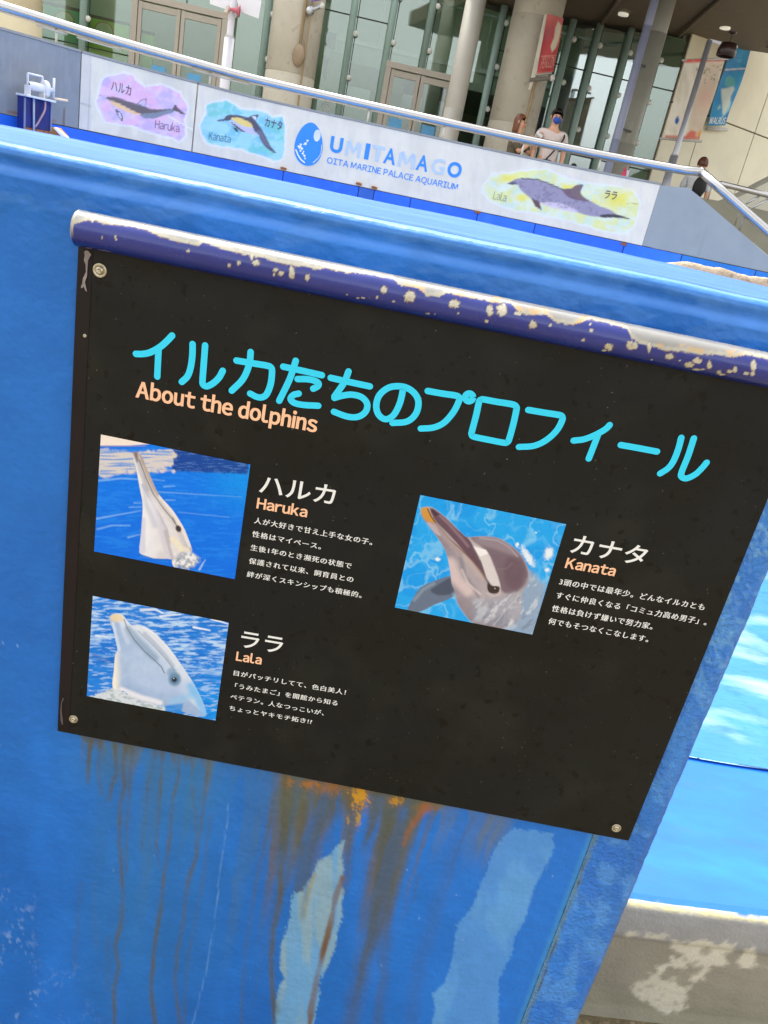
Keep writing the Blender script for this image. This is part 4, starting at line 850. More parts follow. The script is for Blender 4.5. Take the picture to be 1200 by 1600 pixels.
def grey_l(p):
    p.c[:] = S(140, 146, 152); p.lay(.5 * sstep(.45, .65, fbm(p.x * .02, p.y * .02, 103)), S(126, 132, 140)); p.lay(.3 * sstep(.5, .7, fbm(p.x * .3, p.y * .02, 104)), S(158, 162, 166))
    p.line([(101, 170), (100, 196)], 2.4, S(110, 80, 50), .8, 1)
    p.lay(.7 * sstep(2.5, .5, np.abs(p.y - 180 - (p.x - 45) * .2) + (fbm(p.x * .2, p.y * .1, 9) - .5) * 3) * (np.abs(p.x - 50) < 40), S(150, 96, 60))
def splash(p, pts, cols, seed, halo=(240, 238, 240)):
    d = poly_sd(p.x, p.y, pts) + (fbm(p.x * .12, p.y * .12, seed) - .5) * 5
    p.lay(.75 * sstep(4.5, 1.5, d), S(*halo)); m = sstep(1.6, -1.6, d)
    p.lay(.8 * m, S(*cols[0])); p.lay(.75 * m * sstep(.44, .6, fbm(p.x * .05, p.y * .07, seed + 1)), S(*cols[1])); p.lay(.7 * m * sstep(.5, .62, fbm(p.x * .04 + 5, p.y * .05, seed + 2)), S(*cols[2]))
    p.lay(.45 * m * sstep(.52, .62, fbm(p.x * .12, p.y * .16, seed + 3)), S(*cols[3]))
def mural_h(p):
    grime(p); z = lambda t: Z(t, 130, 80, 6.667)
    p.lay((p.x < 142).astype(float) * .6, S(206, 202, 198)); p.line([(142, 82), (137, 210)], 1.1, S(180, 176, 170), .8); p.line([(126, 162), (142, 166)], 1.6, S(96, 92, 84), .9)
    splash(p, z([(190, 330), (240, 270), (420, 235), (520, 250), (540, 310), (640, 380), (800, 350), (880, 390), (1000, 440), (1050, 520), (1085, 600), (1050, 720), (1060, 880), (1000, 930), (900, 890), (700, 850), (560, 780), (400, 760), (240, 730), (180, 620), (140, 520)]),
           [(222, 190, 226), (236, 182, 212), (196, 178, 228), (240, 210, 224)], 110)
    p.line(z([(165, 462), (240, 485)]), 1.1, S(70, 60, 64))
    p.poly(z([(235, 484), (300, 475), (400, 498), (480, 526), (555, 550), (600, 560), (700, 600), (800, 606), (940, 600), (930, 635), (850, 660), (740, 698), (630, 690), (590, 660), (500, 620), (420, 570), (290, 520)]), S(112, 101, 106), 1, .8)
    p.poly(z([(600, 655), (760, 640), (940, 602), (930, 640), (850, 662), (740, 700), (630, 692)]), S(132, 142, 156), 1, .7)
    p.poly(z([(278, 515), (340, 530), (420, 568), (520, 620), (604, 660), (520, 655), (430, 620), (350, 590), (300, 550)]), S(238, 196, 150), 1, .6)
    p.poly(z([(935, 612), (948, 565), (968, 562), (985, 590), (1058, 652), (1040, 662), (970, 625)]), S(104, 92, 98), 1, .6)
    p.line(z([(560, 548), (600, 512), (655, 496), (645, 575)]), 1.2, S(96, 88, 108), .9); p.poly(z([(585, 550), (610, 520), (640, 512), (635, 570)]), S(206, 196, 226), .9)
    p.poly(z([(332, 602), (350, 610), (402, 655), (414, 722), (385, 712), (350, 650)]), S(84, 80, 90), 1, .6); p.poly(z([(362, 640), (385, 648), (400, 690), (402, 708), (380, 690)]), S(222, 216, 232), 1, .5)
    p.line([(264, 182), (303, 204)], 2.2, S(240, 238, 232), .8)
def mural_long(p):
    grime(p, .6); z = lambda t: Z(t, 300, 130, 7.5)
    splash(p, z([(190, 260), (260, 230), (430, 210), (500, 250), (560, 300), (700, 320), (880, 350), (940, 400), (1050, 400), (1090, 480), (1090, 700), (1060, 880), (960, 910), (830, 850), (700, 810), (550, 760), (330, 730), (180, 690), (120, 600), (110, 480), (150, 380)]),
           [(140, 214, 222), (120, 196, 226), (120, 206, 196), (180, 226, 232)], 120)
    dk_ = S(90, 87, 104)
    p.poly(z([(300, 436), (340, 422), (375, 420), (400, 385), (460, 368), (560, 380), (650, 402), (700, 378), (782, 374), (748, 440), (805, 520), (862, 620), (922, 740), (990, 822), (920, 792), (850, 735), (800, 655), (780, 600), (730, 560), (700, 500), (600, 430), (480, 405), (445, 435), (380, 442), (310, 446)]), dk_, 1, .6)
    p.poly(z([(760, 560), (810, 560), (870, 660), (915, 760), (850, 715), (805, 640)]), S(120, 116, 136), .8, 1)
    p.poly(z([(430, 455), (470, 445), (600, 500), (700, 515), (740, 580), (785, 622), (690, 592), (560, 545), (470, 490)]), S(206, 200, 226), 1, .6)
    p.poly(z([(455, 412), (500, 402), (560, 408), (680, 460), (706, 518), (620, 508), (520, 460)]), S(240, 212, 128), 1, .6); p.poly(z([(702, 388), (756, 388), (742, 436)]), S(228, 230, 240), 1, .5)
    p.poly(z([(450, 455), (500, 480), (580, 540), (625, 572), (560, 555), (500, 505)]), dk_, 1, .5); p.poly(z([(470, 505), (520, 528), (556, 582), (510, 565)]), S(60, 70, 80), 1, .5)
    z = lambda t: Z(t, 740, 230, 4)
    splash(p, z([(70, 230), (120, 170), (250, 165), (300, 150), (450, 140), (600, 210), (700, 230), (900, 250), (1000, 280), (1040, 350), (1010, 470), (960, 540), (850, 530), (700, 480), (560, 450), (400, 410), (250, 390), (120, 340), (60, 280)]),
           [(222, 232, 206), (228, 230, 150), (206, 226, 214), (230, 224, 120)], 130, (232, 234, 232))
    for cx, cy, rx, ry in ((215, 195, 50, 25), (890, 330, 90, 60), (600, 250, 60, 20), (300, 315, 40, 20)): p.blob(740 + cx / 4, 230 + cy / 4, rx / 4, ry / 4, S(238, 224, 70), .8, .8, .5, .1, 8)
    p.poly(z([(213, 226), (240, 212), (275, 196), (370, 196), (450, 218), (552, 262), (600, 258), (620, 300), (680, 330), (722, 332), (785, 367), (850, 390), (900, 422), (972, 448), (900, 436), (800, 437), (720, 427), (640, 405), (500, 362), (410, 345), (360, 322), (290, 262), (278, 238), (215, 230)]), S(156, 149, 170), 1, .9)
    p.poly(z([(410, 348), (500, 345), (590, 365), (655, 408), (520, 385)]), S(214, 200, 214), .9, 1)
    p.poly(z([(555, 262), (610, 258), (640, 238), (686, 234), (668, 280), (690, 312), (725, 338), (640, 330), (590, 310), (560, 280)]), S(112, 88, 98), .95, 1)
    p.line(z([(300, 196), (400, 202), (480, 230), (555, 264)]), 1.8, S(74, 62, 72), .9); p.poly(z([(358, 315), (410, 340), (427, 395), (385, 370)]), S(104, 78, 88), 1, .7)
    p.poly(z([(790, 425), (850, 418), (910, 425), (975, 448), (880, 440), (800, 440)]), S(70, 66, 70), 1, .8); p.poly(z([(213, 226), (245, 214), (280, 228), (240, 236)]), S(84, 80, 100), .9, .8)
    p.line(z([(960, 350), (1035, 355)]), 1, S(120, 118, 100), .6); p.lay(.5 * sstep(.55, .65, fbm(p.x * .3, p.y * .3, 141)) * sstep(2, -2, poly_sd(p.x, p.y, z([(240, 212), (450, 218), (720, 335), (800, 437), (410, 345)]))), S(118, 108, 132))
def grey_r(p):
    p.c[:] = S(150, 158, 160); p.lay(.4 * sstep(.45, .65, fbm(p.x * .02, p.y * .01, 105)), S(140, 148, 152)); p.line([(1112, 330), (1090, 400)], 1.2, S(132, 138, 140), .6, 1.5)
    p.lay(.8 * sstep(420, 429, p.y) * sstep(1190, 1200, p.x), S(190, 130, 60))
def top_r(s):
    s1, z1 = CW.uz(1075, 294); s2, z2 = CW.uz(1200, 400)
    k = (s - s1); 
    return float(np.interp(s, [s1 - .5, s1 - .22, s1, s1 + .12, s2, s2 + 1.2], [ZT, ZT, z1 + .005, z1 - .05, z2, z2 - .45]))
wall_panel('concrete_panel', .4, sA - .006, grey_l, base=(140, 146, 152), step=.02)['label'] = 'plain grey panel at the left end of the mural wall'
wall_panel('concrete_panel', sA + .006, sB - .008, mural_h)['label'] = 'panel with a dolphin on a pink and lilac wash'
wall_panel('concrete_panel', sB + .008, sC - .0015, mural_long)['label'] = 'long panel with two painted dolphins and the aquarium name'
wall_panel('concrete_panel', sC + .0015, CW.uz(1200, 400)[0] + .9, grey_r, top_r, step=.02)['label'] = 'grey end panel sloping down beside the steps'
# cap strip
for s0, s1 in ((.4, sA - .006), (sA + .006, sB - .008), (sB + .008, sC - .0015)):
    a = np.linspace(s0, s1, max(3, int((s1 - s0) / .15))); V = []; Fc = []
    for k, s in enumerate(a):
        V += list(CW.W(np.array([s] * 4), np.array([ZT + .002, ZT + .022, ZT + .022, ZT + .002]), 0)[:1]) + [CW.W(s, ZT + .022, .006), CW.W(s, ZT + .022, -TH - .006), CW.W(s, ZT + .002, -TH - .006)]
        V[-4] = CW.W(s, ZT + .002, .006)
        if k: 
            b = 4 * k
            for q_ in range(4): Fc.append([b - 4 + q_, b + q_, b + (q_ + 1) % 4, b - 4 + (q_ + 1) % 4])
    Fc += [[0, 1, 2, 3], [len(V) - 1, len(V) - 2, len(V) - 3, len(V) - 4]]
    mk('coping', V, Fc, mat('coping_grey', S(150, 150, 146), .7, bump=.1), mural_wall)
# printed names and logo
ink = mat('mural_ink', S(96, 80, 92), .7); logo_b = mat('logo_blue', S(48, 142, 236), .55, var=.05); logo_l = mat('logo_pale', S(188, 208, 240), .6, var=.05); logo_w = mat('logo_white', S(238, 238, 236), .6)
mt = lambda body, L, Rp, em, bold, mode, m, nm, off=.004: text_on(CW, body, L, Rp, m, mural_wall, em=em, off=off, bold=bold, mode=mode, name=nm)
def mtext(body, L, Rp, em, bold, mode, m, nm):
    if mode == 'base': V, Fc = latin_geo(body, bold)
    else: V, Fc = text_geo(body, bold)
    (s0, s1), (z0, z1) = CW.uz([L[0], Rp[0]], [L[1], Rp[1]], .004); x0, x1 = V[:, 0].min(), V[:, 0].max(); t = (V[:, 0] - x0) / (x1 - x0)
    return mk(nm, CW.W(s0 + (s1 - s0) * t, z0 + (z1 - z0) * t + (V[:, 1] - (.38 if mode != 'base' else 0)) * em, .004), Fc, m, mural_wall)
mtext('ハルカ', (174, 133), (205, 142), .105, .0, 'c', ink, 'lettering'); mtext('Haruka', (242, 200), (280, 207), .10, .0, 'base', mat('ink_plum', S(146, 112, 150), .7), 'lettering')
mtext('カナタ', (414, 190), (441, 197), .10, .01, 'c', ink, 'lettering'); mtext('Kanata', (326, 218), (360, 223), .10, .0, 'base', mat('ink_teal', S(90, 136, 152), .7), 'lettering')
mtext('ララ', (945, 303), (964, 306), .10, .01, 'c', ink, 'lettering'); mtext('Lala', (770, 311), (790, 315), .11, .0, 'base', mat('ink_green', S(160, 164, 140), .7), 'lettering')
V_, _f = text_geo('Ａ')
up = lambda q_: (440 + q_[0] / 4, 170 + q_[1] / 4)
for ch, x0, x1, m in (('U', 297, 374, logo_b), ('M', 396, 487, logo_l), ('I', 513, 541, logo_b), ('T', 556, 632, logo_l), ('A', 633, 706, logo_b), ('M', 724, 826, logo_l), ('A', 836, 909, logo_b), ('G', 930, 1010, logo_l), ('O', 1028, 1115, logo_b)):
    yb = lambda x: 268 + (x - 297) * .2085
    if ch == 'M':
        V, Fc = ribbon([(.0, .0), (.0, .35), (.0, .72), (.06, .80), (.2, .55), (.36, .22), (.52, .55), (.66, .80), (.72, .72), (.72, .35), (.72, .0)], .17, False); V = np.array(V)
    else: V, Fc = text_geo(ch, .018 if ch in 'AG' else .035)
    (s0, s1), (z0, z1) = CW.uz([up((x0, 0))[0], up((x1, 0))[0]], [up((0, yb(x0)))[1], up((0, yb(x1)))[1]], .004)
    w_ = V[:, 0].max() - V[:, 0].min(); t = (V[:, 0] - V[:, 0].min()) / w_; h_ = V[:, 1].max() - V[:, 1].min()
    mk('logo_letter', CW.W(s0 + (s1 - s0) * t, z0 + (z1 - z0) * t + (V[:, 1] - V[:, 1].min()) / h_ * .158, .004), Fc, m, mural_wall)
mtext('OITA MARINE PALACE AQUARIUM', up((282, 338)), up((1098, 508)), .082, .012, 'base', logo_b, 'logo_lettering')
cx_, cz_ = CW.uz(*up((171, 222))); egg = []
for k in range(40):
    q_ = 2 * math.pi * k / 40; egg.append((cx_ + .148 * math.cos(q_) * (1 - .16 * math.sin(q_)), cz_ + .212 * math.sin(q_)))
def logo_poly(pts, m, off, nm): return mk(nm, CW.W(np.array([a for a, b in pts]), np.array([b for a, b in pts]), off), [list(range(len(pts)))], m, mural_wall)
logo_poly(egg, logo_b, .004, 'logo_egg')
logo_poly([(cx_ + .072 + .036 * math.cos(t), cz_ + .10 + .058 * math.sin(t)) for t in np.linspace(0, 2 * math.pi, 20)[:-1]], mat('logo_cream', S(222, 226, 232), .6), .006, 'logo_glint')
rv, rf = ribbon([(cx_ - .128, cz_ - .08), (cx_ - .10, cz_ - .125), (cx_ - .06, cz_ - .165), (cx_ - .02, cz_ - .185)], .014); mk('logo_shine', CW.W(np.array([v[0] for v in rv]), np.array([v[1] for v in rv]), .006), rf, logo_w, mural_wall)
rv, rf = ribbon([(cx_ + .135, cz_ + .02), (cx_ + .14, cz_ - .06), (cx_ + .12, cz_ - .11), (cx_ + .07, cz_ - .17)], .006); mk('logo_shine', CW.W(np.array([v[0] for v in rv]), np.array([v[1] for v in rv]), .006), rf, logo_w, mural_wall)
for (a, b, r_) in ((-.02, .03, .012), (-.035, .0, .014), (-.05, -.01, .008), (-.085, -.02, .012), (-.095, -.045, .018), (-.07, -.055, .014), (-.08, -.08, .01), (-.05, -.10, .012), (-.03, -.12, .012), (-.045, -.08, .008), (-.02, -.145, .009)):
    logo_poly([(cx_ + a + r_ * math.cos(t) * (1 + .4 * math.cos(3 * t + a * 90)), cz_ + b + r_ * math.sin(t)) for t in np.linspace(0, 2 * math.pi, 11)[:-1]], logo_w, .006, 'logo_speck')
# blue painted pool wall under the mural wall, in sheets with rusty joints
pool_wall = thing('pool_wall', CW.W(cs[len(cs) // 2], ZL, 0), 'bright blue pool wall in sheets with rusty joints under the mural wall', 'wall')
js = [.4] + [CW.uz(x, y)[0] for x, y in ((-40, 170), (45, 192), (71, 198), (443, 268), (561, 291), (585, 297), (642, 310), (746, 336), (835, 356), (975, 386), (1065, 402), (1180, 428))] + [CW.uz(1200, 400)[0] + .9]
bs_ = [S(34, 112, 222), S(30, 108, 226), S(24, 96, 170), S(30, 104, 224), S(30, 104, 226), S(36, 96, 190), S(32, 104, 228), S(30, 104, 226), S(36, 112, 232), S(32, 106, 236), S(40, 118, 244), S(26, 122, 204), S(24, 118, 198)]
for k in range(len(js) - 1):
    a = np.linspace(js[k] + .004, js[k + 1] - .004, max(2, int((js[k + 1] - js[k]) / .12) + 1)); zz = [ZL - .05, CAM_Z - .30, ZB - .008]
    V = []; Fc = []
    for s in a:
        for z in zz: V.append(CW.W(s, z, .02))
        V.append(CW.W(s, ZB - .008, -.10))
    for i in range(len(a) - 1):
        for j in range(3): Fc.append([i * 4 + j, (i + 1) * 4 + j, (i + 1) * 4 + j + 1, i * 4 + j + 1])
    mk('wall_sheet', V, Fc, mat('pool_blue_%d' % k, bs_[k % 13], .5, var=.12, vs_=3, bump=.1, bs=30, spots=[(6, .55, .75, S(70, 140, 235), .4, k)]), pool_wall)
a = np.linspace(.4, js[-1], 90); V = []; Fc = []
for k, s in enumerate(a):
    V += [CW.W(s, ZL - .05, -.02), CW.W(s, ZB - .002, -.02)]
    if k: Fc.append([2 * k - 2, 2 * k, 2 * k + 1, 2 * k - 1])
mk('joint_backing', V, Fc, mat('joint_rust', S(96, 84, 70), .9, var=.4, vs_=30), pool_wall)
rust_m = mat('rust', S(150, 92, 52), .9, var=.4, vs_=40, bump=.3)
for (x, y) in ((443, 263), (561, 287), (585, 293), (746, 331), (975, 381)):
    s, z = CW.uz(x, y); m_ = MB(); m_.slab([CW.W(s + a_, z + b_, .03) for a_, b_ in ((-.03, -.014), (.026, -.018), (.034, .006), (.0, .012), (-.036, .008))], CW.W(s, z, .018) - CW.W(s, z, .03)); m_.build('rust_flake', rust_m, pool_wall)
# steel handrail on the mural wall
steel = mat('polished_steel', S(186, 184, 182), .24, metal=.95, var=.03, vs_=20)
steel2 = mat('brushed_steel', S(188, 190, 192), .35, metal=.9, var=.08, vs_=20)
rail = thing('handrail', CW.W(cs[40], ZT, -.07), 'long polished steel handrail along the top of the painted dolphin wall', 'handrail')
ss_ = np.arange(.5, CW.uz(1093, 267)[0], .12); zr_ = np.interp(ss_, [CW.uz(x, y)[0] for x, y in ((10, 15), (200, 70), (600, 171), (800, 215), (1040, 258))], [CW.uz(x, y, -.07)[1] for x, y in ((10, 15), (200, 70), (600, 171), (800, 215), (1040, 258))])
zr_ = np.interp(ss_, [0, ss_[-1]], [CAM_Z + .735, CAM_Z + .752])
pts = [CW.W(s, z, -.07) for s, z in zip(ss_, zr_)]
sE, zE = CW.uz(1095, 268, -.07); s2, z2 = CW.uz(1200, 362, -.07); kz = (z2 - zE) / (s2 - sE)
el = CW.W(sE, zE, -.07); pts = [p_ for p_ in pts if p_[0] < el[0] - .06]
MB().tube(pts + [el + (pts[-1] - el) * .0001], .0445, 20).build('rail_tube', steel, rail, True)
ctl = [el] + [CW.W(sE + d, zE + kz * d, -.07) for d in (.3, .7, 1.1, 1.8)]
MB().tube(ctl, .0445, 20).build('rail_tube', steel, rail, True)
m_ = MB(); m_.ball(el, .045, .045, .045, 16, 12); m_.build('elbow', steel, rail, True)
for (x, y) in ((88, 62), (327, 135), (574, 190), (692, 210), (815, 240), (936, 258), (-60, 20)):
    s, _ = CW.uz(x, y, -.07); zt_ = float(np.interp(s, ss_, zr_)) - .03
    MB().tube([CW.W(s, ZT + .02, -.07), CW.W(s, zt_, -.07)], .011, 8).build('post', mat('post_white', S(214, 210, 196), .5), rail, True)
for d in (.55, 1.1): MB().tube([CW.W(sE + d, top_r(sE + d), -.07), CW.W(sE + d, zE + kz * d - .03, -.07)], .011, 8).build('post', mat('post_grey', S(140, 138, 128), .5), rail, True)
for x0, x1, dy in ((60, 108, 0), (123, 193, 0), (308, 400, 0)):
    s0, s1 = CW.uz(x0, 60, -.02)[0], CW.uz(x1, 60, -.02)[0]; MB().tube([CW.W(s, float(np.interp(s, ss_, zr_)) - .058, -.05) for s in np.linspace(s0, s1, 5)], .008, 8).build('under_strip', mat('strip_beige', S(196, 186, 170), .5), rail, True)

# =================================================================== promenade deck, steps side wall, second handrail
m_ = MB(); loop = [(float(v[0] - c_[0] * TH * .9), float(v[1] - c_[1] * TH * .9), DECK) for v, c_ in zip(cv[::4], cn[::4])]
m_.add(loop + [(30, 8, DECK), (40, 40, DECK), (-40, 40, DECK), (-30, 2, DECK)], [list(range(len(loop) + 4))])
struct(m_.build('promenade', mat('paving_grey', S(150, 144, 132), .85, var=.2, vs_=2, bump=.2)))
SP = PL(10.6, R(11))
side = thing('stair_wall', SP.at(1200, 440), 'olive grey side wall beyond the sloping end of the mural wall', 'wall')
m_ = MB(); m_.slab([SP.at(x, y) for x, y in ((1080, 305), (1106, 311), (1138, 316), (1200, 330), (1290, 352), (1290, 560), (1080, 480))], SP.n * .25); m_.build('wall_body', mat('olive_concrete', S(142, 140, 124), .8, var=.1, vs_=3, bump=.15), side)
SP2 = PL(12.4, R(11)); stairs = thing('stair_flank', SP2.at(1200, 330), 'pale concrete stair side rising to the right behind the far handrail', 'wall')
m_ = MB(); m_.slab([SP2.at(x, y) for x, y in ((1130, 318), (1165, 303), (1200, 284), (1290, 238), (1290, 380), (1130, 360))], SP2.n * .3); m_.build('wall_body', mat('pale_concrete', S(206, 204, 186), .8, var=.08, vs_=3, bump=.1), stairs)
r2 = thing('handrail', SP.at(1150, 300), 'second steel handrail with two bars, at the right edge behind the bend of the first', 'handrail')
R2 = PL(10.3, R(11)); MB().tube([R2.at(1122, 288), R2.at(1126, 287), R2.at(1300, 329)], .034, 16).build('rail_tube', steel, r2, True)
for a, b in (((1166, 318), (1186, 307)), ((1172, 327), (1204, 309))): MB().tube([R2.at(*a), R2.at(*b)], .014, 8).build('bracket', steel2, r2, True)
MB().tube([R2.at(1112, 291), R2.at(1106, 312)], .010, 8).build('post', mat('post_grey', S(140, 138, 128), .5), r2, True)
MB().tube([R2.at(1158, 325), R2.at(1148, 352)], .010, 8).build('post', MATS['post_grey'], r2, True)

# =================================================================== glass front of the building
FD, FA = 16.0, R(8)
FP = PL(FD, FA)
hall = thing('glass_building', FP.W(0, DECK, 0), 'aquarium building with a green glass front, pale door frames and white glass fittings', 'building')
fin_m = mat('fin_green', S(150, 176, 166), .4, var=.06); dark_m = mat('seal_dark', S(30, 40, 36), .5); frame_m = mat('door_frame', S(180, 172, 158), .45, var=.05, bump=.03)
def upx(x, y): return float(FP.uz(x, y)[0])
fins = [(45, 60), (128, 77), (205, 80), (283, 100), (362, 100), (403, 150), (462, 165), (528, 180), (585, 193), (657, 113), (742, 227), (847, 233), (883, 253), (928, 263), (976, 267)]
fu = [upx(*q_) for q_ in fins]
ztop = {10: None}
bnd_px = [(640, -30), (753, -2), (818, 18), (940, 37), (1062, 55), (1110, 60), (1200, 72), (1320, 90)]
bnu = [upx(*q_) for q_ in bnd_px]; bnz = [float(FP.uz(*q_)[1]) for q_ in bnd_px]
def ceil_z(u): return 7.5 if u < bnu[1] else float(np.interp(u, bnu, bnz))
uC = upx(1013, 283)                                   # where the concrete wall begins
uEnd = float(FP.uz(1047, 170)[0])
for k, u in enumerate(fu):
    if k in (2, 3, 4): continue
    zb = DECK if k != 9 else DECK + float(FP.uz(657, 110)[1] - DECK)
    zt_ = ceil_z(u) + (0 if u < bnu[1] else -.0)
    MB().tube([FP.W(u, zb, .0), FP.W(u, zt_, .0)], .062, 12).build('glass_fin', fin_m, hall, True)
    m_ = MB(); m_.box(FP.W(u + .085, (zb + zt_) / 2, -.06), FP.e * .008, FP.n * .004, (0, 0, (zt_ - zb) / 2)); m_.build('glass_joint', dark_m, hall)
# door header heights
zh1 = float(FP.uz(283, 15)[1]); zh2 = float(FP.uz(657, 117)[1])
gl_a = glass('glass_green', (.84, .93, .87), .10); gl_b = glass('glass_mirror', (.80, .88, .88), .24); gl_c = glass('glass_door', (.82, .88, .84), .08)
edges = [-9.5, -8.2] + fu + [uEnd]
edges = sorted(edges)
for a, b in zip(edges[:-1], edges[1:]):
    mid = (a + b) / 2; rows = []
    zmax = min(ceil_z(a), ceil_z(b)) - .02; z0 = DECK + .04
    if fu[2] - .01 < mid < fu[4] + .01: z0 = zh1 + .06
    if fu[8] - .01 < mid < upx(710, 137): z0 = zh2 + .06
    zz = z0
    while zz < zmax - .25:
        z1 = min(zz + 1.38, zmax); rows.append((zz, z1)); zz = z1
    gm = gl_b if fu[11] - .05 < mid < fu[14] else gl_a
    for (p0, p1) in rows:
        m_ = MB(); m_.slab([FP.W(a + .012, p0 + .012, -.06), FP.W(b - .012, p0 + .012, -.06), FP.W(b - .012, p1 - .012, -.06), FP.W(a + .012, p1 - .012, -.06)], FP.n * .004)
        o = m_.build('glass_pane', gm, hall)
        if p1 < zmax: 
            m2 = MB(); m2.box(FP.W((a + b) / 2, p1, -.062), FP.e * ((b - a) / 2 - .012), FP.n * .004, (0, 0, .009)); m2.build('pane_joint', dark_m, hall)
# white point fittings: one mesh, copied
V, Fc = lathe([(.03, -.02), (.048, 0), (.048, .018), (.03, .03), (.001, .034)], 14, np.zeros(3), -FP.n, FP.e, np.array([0, 0, 1.0]))
me = bpy.data.meshes.new('fitting'); me.from_pydata([tuple(v) for v in V], [], Fc); me.materials.append(mat('fitting_white', S(214, 214, 206), .4)); me.polygons.foreach_set('use_smooth', [True] * len(me.polygons))
for k, u in enumerate(fu):
    if k in (2, 3, 4): continue
    z = float(FP.uz(568, 56)[1]) % .69
    while z < ceil_z(u) - .1:
        if z > DECK + .1 and not (k == 9 and z < zh2 + .2):
            for du in (.085,):
                o = bpy.data.objects.new('point_fitting', me); COL.objects.link(o); o.parent = hall; o.location = tuple(FP.W(u + du, z, .01) - org(hall))
        z += .69
# doors: frame, two leaves each with its pane and blue notice
def doors(us3, zh, nm):
    a, c, b = us3; d0 = MB()
    for u in (a, b): d0.box(FP.W(u, (DECK + zh) / 2, .02), FP.e * .05, FP.n * .05, (0, 0, (zh - DECK) / 2))
    d0.box(FP.W((a + b) / 2, zh + .05, .02), FP.e * ((b - a) / 2 + .05), FP.n * .05, (0, 0, .05)); d0.build('door_frame', frame_m, hall, bevel=.006)
    for (p, q_) in ((a + .06, c - .008), (c + .008, b - .06)):
        lf = MB(); w = .065
        for u in (p + w / 2, q_ - w / 2): lf.box(FP.W(u, (DECK + zh) / 2, .03), FP.e * w / 2, FP.n * .025, (0, 0, (zh - DECK) / 2 - .01))
        for z in (DECK + .10, zh - .07): lf.box(FP.W((p + q_) / 2, z, .03), FP.e * ((q_ - p) / 2 - w), FP.n * .024, (0, 0, .05))
        L_ = lf.build('door', frame_m, hall, bevel=.004)
        g_ = MB(); g_.slab([FP.W(p + w, DECK + .15, .03), FP.W(q_ - w, DECK + .15, .03), FP.W(q_ - w, zh - .12, .03), FP.W(p + w, zh - .12, .03)], FP.n * .006); g_.build('pane', gl_c, L_)
        uu = q_ - .30 if p < c - .1 and p == a + .06 else p + .30
        n_ = MB(); n_.slab([FP.W(uu - .12, DECK + 1.02, .034), FP.W(uu + .12, DECK + 1.02, .034), FP.W(uu + .12, DECK + 1.36, .034), FP.W(uu - .12, DECK + 1.36, .034)], FP.n * .002); n_.build('notice', mat('notice_blue', S(96, 168, 216), .5), L_)
        h_ = MB(); hu = q_ - .032 if p == a + .06 else p + .032; h_.tube([FP.W(hu, DECK + .85, .09), FP.W(hu, DECK + 1.25, .09)], .012, 8); h_.tube([FP.W(hu, DECK + .9, .09), FP.W(hu, DECK + .9, .03)], .008, 6); h_.tube([FP.W(hu, DECK + 1.2, .09), FP.W(hu, DECK + 1.2, .03)], .008, 6); h_.build('handle', steel2, L_, True)
doors((upx(211, 20), upx(283, 30), upx(352, 40)), zh1, 'l'); doors((upx(606, 110), upx(657, 122), upx(709, 140)), zh2, 'r')
# interior: floor, mezzanine with railing, back wall, pale panels added to imitate reflections in the glass
def ibox(nm, u0, u1, o0, o1, z0, z1, m): 
    b_ = MB(); b_.box(FP.W((u0 + u1) / 2, (z0 + z1) / 2, -(o0 + o1) / 2), FP.e * ((u1 - u0) / 2), FP.n * ((o1 - o0) / 2), (0, 0, (z1 - z0) / 2)); return b_.build(nm, m, hall)
in_d = mat('hall_dark', S(176, 196, 170), .8, var=.15, vs_=.8); in_g = mat('hall_reflection_grey', S(190, 206, 208), .7, var=.06, vs_=.6); in_w = mat('hall_reflection_pale', S(214, 226, 230), .7, var=.05, vs_=.6)
ibox('end_wall', uEnd + .25, uEnd + .5, .25, 8.8, DECK, 8.0, in_d); ibox('back_wall', -12, uEnd + 2.5, 8.5, 8.8, DECK, 8.0, in_d); ibox('hall_ceiling', -12, uEnd + 2.5, .1, 8.8, 7.6, 7.8, in_d); ibox('side_wall', -12.2, -11.9, .1, 8.8, DECK, 7.8, in_d)
zm = float(FP.uz(560, 68)[1]) + .5; ibox('mezzanine', upx(500, 43), uEnd - .2, 3.4, 8.4, zm - .42, zm, mat('slab_green', S(130, 150, 126), .7))
ibox('mezzanine_edge', upx(500, 43), uEnd - .2, 3.34, 3.39, zm - .06, zm + .02, mat('edge_pale', S(160, 176, 166), .5))
m_ = MB(); u = upx(500, 43)
while u < uEnd - .3: m_.tube([FP.W(u, zm, -3.5), FP.W(u, zm + 1.05, -3.5)], .02, 6); u += 1.15
m_.tube([FP.W(upx(500, 43), zm + 1.05, -3.5), FP.W(uEnd - .3, zm + 1.05, -3.5)], .025, 6); m_.build('mezzanine_railing', mat('railing_green', S(130, 150, 138), .5), hall)
ibox('speaker_box', upx(508, 30), upx(526, 30), 2.2, 2.5, float(FP.uz(510, 42)[1]), float(FP.uz(515, 17)[1]), mat('near_black', S(14, 16, 14), .6))
for (x0, x1, zt_, dp, m) in ((487, 497, DECK + 1.75, 3.0, in_g), (517, 590, DECK + 2.0, 3.0, in_w), (612, 705, DECK + 2.1, 3.2, in_w), (722, 752, DECK + 2.1, 3.0, in_w), (370, 402, DECK + 1.7, 2.8, in_g), (232, 262, DECK + 1.5, 3.2, in_g), (300, 345, DECK + 1.3, 3.0, in_w)):
    ibox('reflection_panel', upx(x0, 120), upx(x1, 120), dp, dp + .08, DECK, zt_, m)
ibox('reflection_backing', fu[11] + .1, fu[14] - .1, .9, .95, DECK, 4.3, mat('backing_grey', S(176, 194, 196), .7, var=.12, vs_=.5))  # added grey backing, imitates sky reflected in the right-hand panes
